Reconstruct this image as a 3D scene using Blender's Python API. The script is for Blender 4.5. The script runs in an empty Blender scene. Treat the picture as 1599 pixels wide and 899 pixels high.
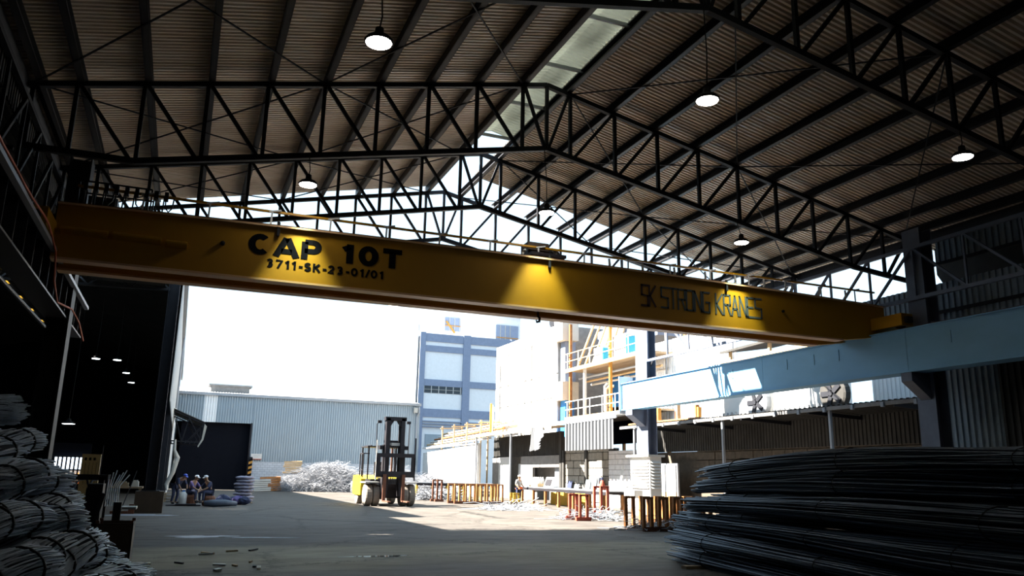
import bpy, bmesh, math, random
from mathutils import Vector, Matrix
rnd = random.Random(7)
C = bpy.context.scene.collection
SC = bpy.context.scene
PI = math.pi

# ------------------------------------------------------------------ camera, sky, sun, exposure
def make_camera():
    yaw, pitch, roll = (math.radians(a) for a in (22.057, 13.311, 1.114))
    f = Vector((math.sin(yaw)*math.cos(pitch), math.cos(yaw)*math.cos(pitch), math.sin(pitch)))
    r0 = Vector((math.cos(yaw), -math.sin(yaw), 0)); u0 = r0.cross(f)
    r = math.cos(roll)*r0 + math.sin(roll)*u0
    u = -math.sin(roll)*r0 + math.cos(roll)*u0
    cd = bpy.data.cameras.new('camera'); cd.sensor_width = 36; cd.lens = 1244.69/1599*36
    cd.clip_start = .05; cd.clip_end = 900
    co = bpy.data.objects.new('camera', cd); C.objects.link(co)
    m = Matrix((r, u, -f)).transposed().to_4x4(); m.translation = (0, 0, 1.6)
    co.matrix_world = m
    SC.camera = co
make_camera()

SUN_DIR = Vector((1.0, -.35, -1.0)).normalized()      # direction the light travels
w = bpy.data.worlds.new('sky'); SC.world = w; w.use_nodes = True
nt = w.node_tree; bg = nt.nodes['Background']
bg.inputs[0].default_value = (.56, .79, 1.0, 1); bg.inputs[1].default_value = .57      # even hazy white sky
sd = bpy.data.lights.new('sun', 'SUN'); sd.energy = 16.0; sd.angle = math.radians(.6); sd.color = (1, .93, .82)
so = bpy.data.objects.new('sun', sd); C.objects.link(so)
so.rotation_euler = SUN_DIR.to_track_quat('-Z', 'Y').to_euler(); so.location = (-40, 50, 60)
vs = SC.view_settings; vs.view_transform = 'Standard'; vs.look = 'None'; vs.gamma = 1; vs.exposure = 1.7
vs.use_curve_mapping = False
try: SC.cycles.max_bounces = 8; SC.cycles.diffuse_bounces = 6
except Exception: pass

# ------------------------------------------------------------------ materials
MATS = {}
def mat(name, col, rough=.7, metal=0., var=.25, scale=3., bump=0., col2=None, stretch=(1, 1, 1), emit=0., spec=.4):
    if name in MATS: return MATS[name]
    m = bpy.data.materials.new(name); m.use_nodes = True; n = m.node_tree.nodes; l = m.node_tree.links
    b = n['Principled BSDF']; b.inputs['Roughness'].default_value = rough; b.inputs['Metallic'].default_value = metal
    b.inputs['Specular IOR Level'].default_value = spec
    tc = n.new('ShaderNodeTexCoord'); mp = n.new('ShaderNodeMapping'); mp.inputs['Scale'].default_value = stretch
    l.new(tc.outputs['Object'], mp.inputs[0])
    nz = n.new('ShaderNodeTexNoise'); nz.inputs['Scale'].default_value = scale; nz.inputs['Detail'].default_value = 5
    nz.inputs['Roughness'].default_value = .65
    l.new(mp.outputs[0], nz.inputs['Vector'])
    rp = n.new('ShaderNodeValToRGB'); rp.color_ramp.elements[0].position = .3; rp.color_ramp.elements[1].position = .72
    c2 = col2 or tuple(c*(1-var) for c in col)
    rp.color_ramp.elements[0].color = (*c2, 1); rp.color_ramp.elements[1].color = (*col, 1)
    l.new(nz.outputs[0], rp.inputs[0]); l.new(rp.outputs[0], b.inputs['Base Color'])
    if bump:
        bp = n.new('ShaderNodeBump'); bp.inputs['Strength'].default_value = bump; bp.inputs['Distance'].default_value = .02
        l.new(nz.outputs[0], bp.inputs['Height']); l.new(bp.outputs[0], b.inputs['Normal'])
    if emit:
        b.inputs['Emission Color'].default_value = (*col, 1); b.inputs['Emission Strength'].default_value = emit
    MATS[name] = m; return m

def mat_floor():
    m = bpy.data.materials.new('concrete_floor'); m.use_nodes = True; n = m.node_tree.nodes; l = m.node_tree.links
    b = n['Principled BSDF']; b.inputs['Specular IOR Level'].default_value = .12
    tc = n.new('ShaderNodeTexCoord')
    def noise(s, d=6, st=(1, 1, 1)):
        mp = n.new('ShaderNodeMapping'); mp.inputs['Scale'].default_value = st; l.new(tc.outputs['Object'], mp.inputs[0])
        q = n.new('ShaderNodeTexNoise'); q.inputs['Scale'].default_value = s; q.inputs['Detail'].default_value = d; q.inputs['Roughness'].default_value = .7
        l.new(mp.outputs[0], q.inputs['Vector']); return q
    n1 = noise(.35); n2 = noise(3.5); n3 = noise(1.2, 6, (.5, 1.6, 1))
    rp = n.new('ShaderNodeValToRGB'); e = rp.color_ramp.elements
    e[0].position = .3; e[0].color = (.052, .047, .044, 1); e[1].position = .72; e[1].color = (.128, .113, .098, 1)
    mx = n.new('ShaderNodeMix'); mx.data_type = 'FLOAT'; mx.inputs[0].default_value = .5
    l.new(n1.outputs[0], mx.inputs[2]); l.new(n3.outputs[0], mx.inputs[3])
    l.new(mx.outputs[0], rp.inputs[0])
    # cracks: distorted cell borders
    vo = n.new('ShaderNodeTexVoronoi'); vo.feature = 'DISTANCE_TO_EDGE'; vo.inputs['Scale'].default_value = .17
    ad = n.new('ShaderNodeVectorMath'); ad.operation = 'MULTIPLY_ADD'; ad.inputs[1].default_value = (1.6, 1.6, 0)
    l.new(n2.outputs[1], ad.inputs[0]); l.new(tc.outputs['Object'], ad.inputs[2]); l.new(ad.outputs[0], vo.inputs['Vector'])
    cr = n.new('ShaderNodeValToRGB'); cr.color_ramp.elements[0].position = .0; cr.color_ramp.elements[0].color = (.12, .12, .12, 1)
    cr.color_ramp.elements[1].position = .014; cr.color_ramp.elements[1].color = (1, 1, 1, 1)
    l.new(vo.outputs['Distance'], cr.inputs[0])
    st = n.new('ShaderNodeValToRGB'); st.color_ramp.elements[0].position = .36; st.color_ramp.elements[0].color = (.55, .53, .52, 1)
    st.color_ramp.elements[1].position = .56; st.color_ramp.elements[1].color = (1, 1, 1, 1)
    n4 = noise(.9, 8, (.8, 2.2, 1)); l.new(n4.outputs[0], st.inputs[0])
    m1 = n.new('ShaderNodeMix'); m1.data_type = 'RGBA'; m1.blend_type = 'MULTIPLY'; m1.inputs[0].default_value = .9
    l.new(rp.outputs[0], m1.inputs[6]); l.new(cr.outputs[0], m1.inputs[7])
    m2 = n.new('ShaderNodeMix'); m2.data_type = 'RGBA'; m2.blend_type = 'MULTIPLY'; m2.inputs[0].default_value = 1
    l.new(m1.outputs[2], m2.inputs[6]); l.new(st.outputs[0], m2.inputs[7])
    l.new(m2.outputs[2], b.inputs['Base Color'])
    rr = n.new('ShaderNodeMapRange'); rr.inputs[3].default_value = .55; rr.inputs[4].default_value = .95
    l.new(n1.outputs[0], rr.inputs[0]); l.new(rr.outputs[0], b.inputs['Roughness'])
    bp = n.new('ShaderNodeBump'); bp.inputs['Strength'].default_value = .35; bp.inputs['Distance'].default_value = .03
    l.new(n2.outputs[0], bp.inputs['Height']); l.new(bp.outputs[0], b.inputs['Normal'])
    MATS['floor'] = m; return m

def mat_emit(name, col, s):
    if name in MATS: return MATS[name]
    m = bpy.data.materials.new(name); m.use_nodes = True; n = m.node_tree.nodes
    b = n['Principled BSDF']; b.inputs['Base Color'].default_value = (*col, 1)
    b.inputs['Emission Color'].default_value = (*col, 1); b.inputs['Emission Strength'].default_value = s
    MATS[name] = m; return m

def mat_brick(name, c1, c2, mortar, sx=1., bw=.4, bh=.2):
    m = bpy.data.materials.new(name); m.use_nodes = True; n = m.node_tree.nodes; l = m.node_tree.links
    b = n['Principled BSDF']; b.inputs['Roughness'].default_value = .85
    tc = n.new('ShaderNodeTexCoord'); mp = n.new('ShaderNodeMapping'); mp.inputs['Rotation'].default_value = (PI/2, 0, 0)
    l.new(tc.outputs['Object'], mp.inputs[0])
    t = n.new('ShaderNodeTexBrick'); t.inputs['Scale'].default_value = sx
    t.inputs['Color1'].default_value = (*c1, 1); t.inputs['Color2'].default_value = (*c2, 1); t.inputs['Mortar'].default_value = (*mortar, 1)
    t.inputs['Brick Width'].default_value = bw; t.inputs['Row Height'].default_value = bh; t.inputs['Mortar Size'].default_value = .012
    l.new(mp.outputs[0], t.inputs['Vector']); l.new(t.outputs[0], b.inputs['Base Color'])
    MATS[name] = m; return m

def mat_translucent(name, col, tmin=.25, tmax=.6):
    m = bpy.data.materials.new(name); m.use_nodes = True; n = m.node_tree.nodes; l = m.node_tree.links
    b = n['Principled BSDF']; b.inputs['Base Color'].default_value = (*col, 1); b.inputs['Roughness'].default_value = .6
    tr = n.new('ShaderNodeBsdfTranslucent'); tr.inputs[0].default_value = (*col, 1)
    nz = n.new('ShaderNodeTexNoise'); nz.inputs['Scale'].default_value = 1.5; nz.inputs['Detail'].default_value = 4
    rp = n.new('ShaderNodeMapRange'); rp.inputs[1].default_value = .3; rp.inputs[2].default_value = .7; rp.inputs[3].default_value = tmin; rp.inputs[4].default_value = tmax
    l.new(nz.outputs[0], rp.inputs[0])
    mx = n.new('ShaderNodeMixShader'); l.new(rp.outputs[0], mx.inputs[0]); l.new(b.outputs[0], mx.inputs[1]); l.new(tr.outputs[0], mx.inputs[2])
    l.new(mx.outputs[0], n['Material Output'].inputs[0])
    MATS[name] = m; return m

M_floor = mat_floor()
M_roof = mat('roof_sheet_steel', (.86, .78, .68), .5, .0, col2=(.68, .56, .44), scale=.5, stretch=(1, 3, 1))
M_dark = mat('dark_steel_paint', (.022, .023, .029), .6, .0, var=.3, spec=.15)
M_purlin = mat('purlin_steel', (.035, .035, .04), .5, .0, var=.3, spec=.25)
M_blue = mat('pale_blue_grey_paint', (.22, .48, .74), .5, .0, var=.15, scale=1.2, stretch=(1, .4, 1))
M_colblue = mat('column_grey_paint', (.13, .15, .21), .55, var=.2)
M_yel = mat('crane_yellow_paint', (.48, .235, .005), .5, .0, var=.12, scale=1.5)
M_yellit = mat('crane_flange_lit_yellow', (.82, .52, .28), .45, .0, var=.1)  # crane yellow lightened, light bounced off the sunlit ground put into the colour
M_black = mat('black_lettering', (.006, .006, .009), .9, spec=.05)
M_grey = mat('grey_lettering', (.10, .13, .14), .8, spec=.1)
M_maroon = mat('dark_red_lettering', (.05, .015, .012), .5)
M_lamp = mat_emit('lamp_diffuser', (1, .97, .9), 14)
M_lampc = mat_emit('lamp_diffuser_cool', (.8, .95, 1), 6)
M_galv = mat('galvanised_sheet', (.33, .35, .38), .5, .2, var=.15, scale=1.0)
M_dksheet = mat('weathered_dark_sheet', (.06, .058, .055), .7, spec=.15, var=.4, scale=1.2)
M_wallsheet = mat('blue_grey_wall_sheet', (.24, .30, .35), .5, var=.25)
M_shed = mat('pale_blue_cladding', (.27, .33, .38), .55, var=.1, scale=.6)
M_white = mat('white_paint', (.58, .58, .57), .7, var=.08)
M_offw = mat('off_white_plaster', (.46, .45, .42), .8, var=.15, scale=1.)
M_conc = mat('bare_concrete', (.26, .25, .24), .85, var=.3, bump=.3)
M_frameb = mat('slate_blue_frame_paint', (.22, .27, .38), .7, var=.15)
M_panelw = mat('chalk_white_panel', (.76, .78, .80), .75, var=.08)
M_rust = mat('rusty_orange_steel', (.36, .15, .045), .75, .1, var=.5, scale=5)
M_rust2 = mat('brown_rust_steel', (.14, .055, .03), .8, .1, var=.4, scale=5)
M_red = mat('red_oxide_paint', (.38, .07, .04), .65, var=.3)
M_rebar = mat('blue_grey_rebar', (.036, .058, .10), .42, .35, var=.35, scale=2)
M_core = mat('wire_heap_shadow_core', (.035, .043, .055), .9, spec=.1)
M_wire = mat('galvanised_tie_wire', (.60, .70, .82), .5, .1, var=.35, scale=6)
M_tie = mat('black_tie_strap', (.012, .012, .014), .7)
M_bin = mat('dark_brown_bin_steel', (.06, .04, .025), .7, var=.3)
M_tyre = mat('dusty_tyre_rubber', (.22, .19, .16), .9, var=.3)
M_fork = mat('forklift_yellow_paint', (.85, .60, .02), .45, var=.08)
M_forkb = mat('forklift_black_steel', (.022, .02, .024), .55, var=.3, spec=.2)
M_glass = mat('dark_glass', (.03, .04, .05), .1)
M_galv2 = mat('weathered_galvanised_sheet', (.125, .13, .14), .55, .1, var=.2, scale=1.)
M_scrap = mat('bright_scrap_wire', (.34, .35, .38), .5, .4, var=.45, scale=3)
M_skin = mat('skin', (.28, .16, .10), .6)
M_navy = mat('navy_cloth', (.03, .04, .09), .9)
M_purple = mat('violet_cloth', (.13, .10, .26), .9)
M_shirtg = mat('grey_cloth', (.30, .30, .31), .9)
M_capw = mat('white_cap_cloth', (.75, .77, .82), .8)
M_capb = mat('blue_helmet_plastic', (.05, .10, .55), .4)
M_sack = mat('violet_grey_sack', (.30, .29, .38), .85, var=.4, scale=6)
M_tarp = mat('blue_grey_plastic_wrap', (.07, .09, .13), .5, var=.3)
M_wood = mat('weathered_timber', (.30, .22, .14), .85, var=.35, stretch=(1, 6, 6))
M_cream = mat('cream_cabinet_paint', (.42, .33, .16), .7, var=.3)
M_cable = mat('black_cable', (.02, .02, .02), .6)
M_orangec = mat('orange_cable', (.55, .10, .03), .6)
M_blockw = mat('whitewashed_block', (.72, .72, .74), .85, var=.2, scale=4, bump=.3)
M_stone2 = mat('dark_brown_stone', (.12, .095, .07), .9, var=.5, scale=3, bump=.4)  # darker brown than the cream stone
M_stone = mat('cream_stone_block', (.36, .33, .28), .85, var=.35, scale=4, bump=.4)
M_bluep = mat('bright_blue_panel', (.03, .20, .60), .5, var=.15)
M_cyan = mat('turquoise_plastic', (.03, .38, .60), .5, var=.1)
M_tan = mat('tan_pipe_paint', (.55, .38, .20), .6, var=.3)
M_orange = mat('orange_paint', (.50, .24, .04), .6, var=.2)
M_pale = mat('bluish_white', (.62, .66, .74), .9, var=.35, scale=5)  # opaque bluish white for the flat floor patches
M_reflect = mat('painted_reflection', (.26, .28, .33), .9, var=.4, scale=3)  # pale tone painting light reflected off the floor
M_water = mat('puddle_water', (.10, .11, .12), .04, spec=.6)
M_yellowp = mat('yellow_ochre_panel', (.55, .33, .03), .7, var=.2)
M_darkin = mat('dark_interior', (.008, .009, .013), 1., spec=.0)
M_brickw = mat_brick('white_brick_base', (.48, .52, .58), (.42, .46, .52), (.22, .24, .28), 1., .42, .2)
M_skyl = mat_translucent('ridge_skylight_sheet', (.50, .55, .47), .02, .06)
M_skyy = mat_translucent('yellowed_rooflight', (.75, .58, .20))

# ------------------------------------------------------------------ mesh helpers
class MB:
    def __init__(s): s.v = []; s.f = []
    def add(s, vs, fs):
        o = len(s.v); s.v += [Vector(p) for p in vs]; s.f += [tuple(o+i for i in f) for f in fs]; return s
    def box(s, x0, x1, y0, y1, z0, z1):
        vs = [(x, y, z) for z in (z0, z1) for y in (y0, y1) for x in (x0, x1)]
        return s.add(vs, [(0, 2, 3, 1), (4, 5, 7, 6), (0, 1, 5, 4), (2, 6, 7, 3), (0, 4, 6, 2), (1, 3, 7, 5)])
    def bar(s, p0, p1, w, h, up=(0, 0, 1)):
        p0 = Vector(p0); p1 = Vector(p1); d = (p1-p0).normalized(); up = Vector(up)
        if abs(d.dot(up)) > .98: up = Vector((0, 1, 0))
        a = d.cross(up).normalized()*w/2; b = a.cross(d).normalized()*h/2
        vs = [p+i*a+j*b for p in (p0, p1) for j in (-1, 1) for i in (-1, 1)]
        return s.add(vs, [(0, 1, 3, 2), (4, 6, 7, 5), (0, 4, 5, 1), (2, 3, 7, 6), (0, 2, 6, 4), (1, 5, 7, 3)])
    def tube(s, pts, r, n=6, caps=True):
        pts = [Vector(p) for p in pts]; o = len(s.v); k = len(pts)
        prev = None
        for i, p in enumerate(pts):
            d = (pts[min(i+1, k-1)]-pts[max(i-1, 0)])
            d = d.normalized() if d.length > 1e-9 else Vector((0, 0, 1))
            if prev is None:
                t = Vector((0, 0, 1)) if abs(d.z) < .9 else Vector((1, 0, 0)); a = d.cross(t).normalized()
            else:
                a = (prev-d*prev.dot(d)); a = a.normalized() if a.length > 1e-6 else d.orthogonal().normalized()
            prev = a; b = d.cross(a); rr = r[i] if isinstance(r, (list, tuple)) else r
            for j in range(n):
                t = 2*PI*j/n; s.v.append(p+rr*(math.cos(t)*a+math.sin(t)*b))
        for i in range(k-1):
            for j in range(n):
                s.f.append((o+i*n+j, o+i*n+(j+1) % n, o+(i+1)*n+(j+1) % n, o+(i+1)*n+j))
        if caps:
            s.f.append(tuple(o+j for j in range(n))[::-1]); s.f.append(tuple(o+(k-1)*n+j for j in range(n)))
        return s
    def lathe(s, c, prof, n=16, axis='Z'):
        c = Vector(c); o = len(s.v)
        for r, h in prof:
            for j in range(n):
                t = 2*PI*j/n; q = {'Z': (r*math.cos(t), r*math.sin(t), h), 'X': (h, r*math.cos(t), r*math.sin(t)), 'Y': (r*math.sin(t), h, r*math.cos(t))}[axis]
                s.v.append(c+Vector(q))
        for i in range(len(prof)-1):
            for j in range(n):
                s.f.append((o+i*n+j, o+i*n+(j+1) % n, o+(i+1)*n+(j+1) % n, o+(i+1)*n+j))
        s.f.append(tuple(o+j for j in range(n))[::-1]); s.f.append(tuple(o+(len(prof)-1)*n+j for j in range(n)))
        return s
    def prism(s, poly, off):
        n = len(poly); off = Vector(off); o = len(s.v)
        s.v += [Vector(p) for p in poly]+[Vector(p)+off for p in poly]
        s.f += [tuple(o+i for i in range(n)), tuple(o+n+i for i in range(n))[::-1]]
        for i in range(n): s.f.append((o+i, o+n+i, o+n+(i+1) % n, o+(i+1) % n))
        return s
    def hsec(s, p0, p1, w, d, t=.03, up=(0, 1, 0)):   # H section between two points: flanges w wide, depth d along up
        p0 = Vector(p0); p1 = Vector(p1); up = Vector(up)
        for k in (-1, 1): s.bar(p0+up*k*(d/2-t/2), p1+up*k*(d/2-t/2), w, t, up)
        return s.bar(p0, p1, t, d-2*t, up)
    def corr(s, o, along, across, pitch=.16, depth=.036, normal=(0, 0, 1), kind='trap'):
        o = Vector(o); al = Vector(along); ac = Vector(across); L = ac.length; ac = ac/L; nr = Vector(normal)
        prof = []; x = 0
        while x < L-1e-6:
            if kind == 'trap': pts = [(0, 0), (.42, 0), (.52, 1), (.90, 1)]
            else: pts = [(0, .5), (.17, .93), (.33, .93), (.5, .5), (.67, .07), (.83, .07)]
            for a, b in pts:
                if x+a*pitch < L: prof.append((x+a*pitch, b*depth))
            x += pitch
        prof.append((L, 0 if kind == 'trap' else depth/2))
        b0 = len(s.v); n = len(prof)
        for e in (0, 1):
            for a, h in prof: s.v.append(o+al*e+ac*a+nr*h)
        for i in range(n-1): s.f.append((b0+i, b0+i+1, b0+n+i+1, b0+n+i))
        return s
    def sphere(s, c, r, n=10, m=7, sc=(1, 1, 1)):
        c = Vector(c); o = len(s.v)
        for i in range(m+1):
            a = PI*i/m
            for j in range(n):
                t = 2*PI*j/n; s.v.append(c+Vector((r*sc[0]*math.sin(a)*math.cos(t), r*sc[1]*math.sin(a)*math.sin(t), r*sc[2]*math.cos(a))))
        for i in range(m):
            for j in range(n): s.f.append((o+i*n+j, o+(i+1)*n+j, o+(i+1)*n+(j+1) % n, o+i*n+(j+1) % n))
        return s
    def mesh(s, name):
        me = bpy.data.meshes.new(name); me.from_pydata(s.v, [], s.f); me.update(); return me
    def build(s, name, m, parent=None, local=False, smooth=False):
        if parent is not None and not local:
            off = world_of(parent); s.v = [p-off for p in s.v]; loc = None
        elif parent is None:
            xs = [p.x for p in s.v]; ys = [p.y for p in s.v]; zs = [p.z for p in s.v]
            off = Vector(((min(xs)+max(xs))/2, (min(ys)+max(ys))/2, min(zs))); s.v = [p-off for p in s.v]; loc = off
        else: loc = None
        me = s.mesh(name); me.materials.append(m)
        if smooth:
            for p in me.polygons: p.use_smooth = True
        o = bpy.data.objects.new(name, me); C.objects.link(o)
        if loc is not None: o.location = loc
        if parent is not None: o.parent = parent
        return o
def world_of(o):
    v = Vector(o.location); p = o.parent
    while p is not None: v += p.location; p = p.parent
    return v
def tag(o, label, cat=None, group=None, kind=None):
    o['label'] = label
    if cat: o['category'] = cat
    if group: o['group'] = group
    if kind: o['kind'] = kind
    return o
def thing(name, label, cat, loc=(0, 0, 0), rz=0., group=None, kind=None):
    o = bpy.data.objects.new(name, None); C.objects.link(o); o.empty_display_size = .2
    o.location = loc; o.rotation_euler = (0, 0, rz)
    return tag(o, label, cat, group, kind)
def dup(root, loc, rz, label, group=None):
    r = root.copy(); C.objects.link(r); r.location = loc; r.rotation_euler = (0, 0, rz); r['label'] = label
    if group: r['group'] = group
    for ch in list(root.children):
        c = ch.copy(); C.objects.link(c); c.parent = r
        for g in ch.children:
            d = g.copy(); C.objects.link(d); d.parent = c
    return r
def struct(o, label): o['kind'] = 'structure'; o['label'] = label; return o
ORD = ['first', 'second', 'third', 'fourth', 'fifth', 'sixth', 'seventh', 'eighth', 'ninth', 'tenth', 'eleventh', 'twelfth', 'thirteenth', 'fourteenth', 'fifteenth', 'sixteenth', 'seventeenth', 'eighteenth']

# ------------------------------------------------------------------ hall dimensions (metres)
XL, XM, XR = -3.7, 8.18, 21.0            # left eave, ridge, right eave
SL = .213
def ztop(x):                              # truss top chord
    return 11.9 - SL*max(0., abs(x-XM)-.0)
def zbot(x):
    if x < -1.55: return 8.02
    if x > 18.6: return 8.06 - .09*(x-18.6)
    return 10.07 - (.2105 if x < XM else .193)*abs(x-XM)
NL = [7.48-1.285*i for i in range(9)]     # purlin lines, left slope (from ridge)
NR = [8.88+1.37*i for i in range(9)]      # right slope
TY = [4.3, 10.85, 17.95, 23.1, 27.1]      # truss positions
ROOF_END = 25.5; BACK = -7.0

# ------------------------------------------------------------------ ground
fl = MB(); N = 40
fl.add([(-60, -14, 0), (160, -14, 0), (160, 260, 0), (-60, 260, 0)], [(0, 1, 2, 3)])
struct(fl.build('floor', M_floor), 'cracked stained concrete floor running from the hall out into the yard')

# ------------------------------------------------------------------ roof (ceiling)
def ceiling():
    o = bpy.data.objects.new('ceiling', None); C.objects.link(o)
    struct(o, 'brown corrugated steel roof sheeting over the hall'); o.location = (XM, 8, 12)
    zo = .30
    y = ROOF_END
    while y > BACK-1.7:
        y0 = y-.98
        MB().corr((XM-.62, y0+1.7, ztop(XM-.62)+zo), (XL-.35-XM+.62, 0, ztop(XL-.35)-ztop(XM-.62)), (0, .98, 0), .14, .085).build('roof_sheet', M_roof, o)
        MB().corr((XM+.62, y0, ztop(XM+.62)+zo), ((XR+.5 if y0 > 18 else 22.5)-XM-.62, 0, ztop(XR+.5 if y0 > 18 else 22.5)-ztop(XM+.62)), (0, .98, 0), .14, .085).build('roof_sheet', M_roof, o)  # near sheets lengthened past the right eave to shut out sun
        y -= .98
    y = 22.2
    while y > BACK:
        MB().corr((XM-.75, y-2.4, ztop(XM-.75)+zo+.12), (.75, 0, .17), (0, 2.4, 0), .16, .03).corr((XM, y-2.4, ztop(XM)+zo+.13), (.75, 0, -.17), (0, 2.4, 0), .16, .03).build('ridge_rooflight', M_skyl, o)
        y -= 2.4
    # flashing frames of the ridge light
    for k in (-1, 1):
        MB().bar((XM+k*.66, BACK, ztop(XM+.66)+zo+.03), (XM+k*.66, 22.2, ztop(XM+.66)+zo+.03), .05, .12).build('ridge_curb', M_galv, o)
    y = 21.9
    while y > BACK:
        MB().bar((XM-.66, y, ztop(XM+.66)+zo-.02), (XM+.66, y, ztop(XM+.66)+zo-.02), .06, .09).build('ridge_crossbar', M_galv, o); y -= 2.4
ceiling()

# purlins
def purlins():
    for side, ns in (('left', NL), ('right', NR)):
        for i, x in enumerate(ns + ([XL+.15] if side == 'left' else [XR-.2])):
            z = ztop(x)
            k = 1 if side == 'left' else -1
            m = MB()
            m.box(x-.012, x+.012, BACK, 27.3, z+.05, z+.29)
            m.box(min(x, x+k*.13), max(x, x+k*.13), BACK, 27.3, z+.05, z+.065)
            m.box(min(x, x+k*.13), max(x, x+k*.13), BACK, 27.3, z+.275, z+.29)
            m.box(x+k*.125-.006, x+k*.125+.006, BACK, 27.3, z+.05, z+.09)
            o = m.build('roof_purlin', M_purlin)
            tag(o, f'dark steel purlin under the {side} roof slope, {ORD[i]} from the ridge', 'purlin', f'purlins of the {side} roof slope')
purlins()

# trusses
TN = {0: 'nearest dark steel roof truss, behind the top edge of the view', 1: 'dark steel roof truss crossing the top right corner of the view', 2: 'large dark steel roof truss standing just above the yellow crane', 3: 'dark steel roof truss behind the crane, last one under the roof sheeting', 4: 'farthest dark steel roof truss standing against the white sky'}
def truss(i, Y):
    t = thing('roof_truss', TN[i], 'roof truss', (XM, Y, 8), group='roof trusses')
    nodes = sorted(NL+NR+[XM, XL+.1, XR-.1])
    def seg(xs, fz, name, w, h):
        m = MB()
        for a, b in zip(xs[:-1], xs[1:]): m.bar((a, Y, fz(a)), (b, Y, fz(b)), w, h)
        m.build(name, M_dark, t)
    seg([XL, NL[0], XM], ztop, 'top_chord', .12, .12); seg([XM, NR[0], XR], ztop, 'top_chord', .12, .12)
    seg([XL, -1.55, XM], zbot, 'bottom_chord', .12, .13); seg([XM, 18.6, XR], zbot, 'bottom_chord', .12, .13)
    for x in nodes:
        MB().bar((x, Y, zbot(x)), (x, Y, ztop(x)), .085, .085).build('vertical_web', M_dark, t)
    ls = sorted([XL+.1]+NL); rs = sorted(NR+[XR-.1])
    for a, b in zip(ls[:-1], ls[1:]):
        MB().bar((a+.05, Y, ztop(a)), (b-.1, Y, zbot(b)), .08, .08).build('diagonal_web', M_dark, t)
    for a, b in zip(rs[:-1], rs[1:]):
        MB().bar((a+.1, Y, zbot(a)), (b-.05, Y, ztop(b)), .08, .08).build('diagonal_web', M_dark, t)
    MB().bar((NL[0]+.05, Y, ztop(NL[0])), (XM-.05, Y, zbot(XM)), .075, .075).build('diagonal_web', M_dark, t)
    MB().bar((XM+.05, Y, zbot(XM)), (NR[0]-.05, Y, ztop(NR[0])), .075, .075).build('diagonal_web', M_dark, t)
for i, Y in enumerate(TY): truss(i, Y)

# roof bracing rods, each crossing pair a thing
def bracing():
    pans = [(XL+.1, NL[4]), (NL[4], NL[0]), (NR[0], NR[4]), (NR[4], XR-.2)]
    where = ['outer left', 'inner left', 'inner right', 'outer right']
    bays = [(1, 2, 'before the truss over the crane'), (2, 3, 'behind the truss over the crane'), (3, 4, 'at the open far end of the roof')]
    for a, b, w in bays:
        for (x0, x1), s in zip(pans, where):
            t = thing('cross_brace', f'thin crossed rods, {s} roof slope, {w}', 'brace', ((x0+x1)/2, TY[a], 9), group='roof bracing rods')
            for p, q in (((x0, TY[a]), (x1, TY[b])), ((x1, TY[a]), (x0, TY[b]))):
                MB().bar((p[0], p[1], ztop(p[0])+.03), (q[0], q[1], ztop(q[0])+.03), .03, .03).build('rod', M_dark, t)
bracing()

# ------------------------------------------------------------------ side lattice girders, eaves
def lattice(name, label, X, y0, y1, cols, zb, zt, m_):
    t = thing(name, label, 'lattice girder', (X, (y0+y1)/2, zb))
    MB().bar((X, y0, zb), (X, y1, zb), .11, .11).build('bottom_chord', m_, t)
    MB().bar((X, y0, zt), (X, y1, zt), .10, .10).build('top_chord', m_, t)
    for a, b in cols:
        n = 9; h = (b-a)/n
        for i in range(n+1):
            y = a+h*i
            if y0-.01 <= y <= y1+.01 and 0 < i: MB().bar((X, y, zb), (X, y, zt), .06, .06).build('post', m_, t)
            if i < n:
                p, q = y, y+h
                if p < y0 or q > y1: continue
                if i < n/2: MB().bar((X, p, zt), (X, q, zb), .07, .07).build('diagonal', m_, t)
                else: MB().bar((X, p, zb), (X, q, zt), .07, .07).build('diagonal', m_, t)
lattice('eave_lattice_girder', 'blue grey lattice girder along the right eave above the runway beam', 19.84, BACK, 31.9, [(1.4, 16.9), (16.9, 31.9)], 7.0, 8.55, M_colblue)
lattice('eave_lattice_girder', 'dark lattice girder along the left eave above the crane runway', -3.45, BACK, 22.0, [(-9, 6.5), (6.5, 22.0)], 6.9, 8.6, M_dark)
tag(MB().bar((XL-.05, BACK, ztop(XL)-.02), (XL-.05, 25.5, ztop(XL)-.02), .1, .34).build('eave_beam', M_purlin), 'dull grey eave beam along the left edge of the roof', 'beam')
tag(MB().bar((XR+.1, BACK, ztop(XR)-.02), (XR+.1, 27, ztop(XR)-.02), .1, .30).build('eave_beam', M_purlin), 'dark eave beam along the right edge of the roof', 'beam')

# ------------------------------------------------------------------ columns
def hcol(name, label, X, Y, z1, w, d, m_, z0=0., corbel=None, foot=False, cat='column'):
    t = thing(name, label, cat, (X, Y, 0))
    MB().hsec((X, Y, z0+.02), (X, Y, z1), d, w, .03, (1, 0, 0)).build('shaft', m_, t)
    MB().box(X-w*.8, X+w*.8, Y-d*.8, Y+d*.8, z0, z0+.03).build('base_plate', m_, t)
    if corbel:
        x0, x1, zc = corbel
        MB().prism([(x0, Y-d*.3, zc), (x1, Y-d*.3, zc), (x1, Y-d*.3, zc-.75), (x0, Y-d*.3, zc-.25)], (0, d*.6, 0)).build('corbel', m_, t)
    return t
hcol('hall_column', 'blue grey steel column beside the crane at the right wall', 20.15, 16.95, 9.15, .5, .62, M_colblue, corbel=(19.2, 19.9, 4.74))
hcol('hall_column', 'grey steel column in sunlight at the far end of the right runway beam', 20.15, 32.6, 11.2, .5, 1.0, M_colblue, corbel=(19.2, 19.9, 4.74))
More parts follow.
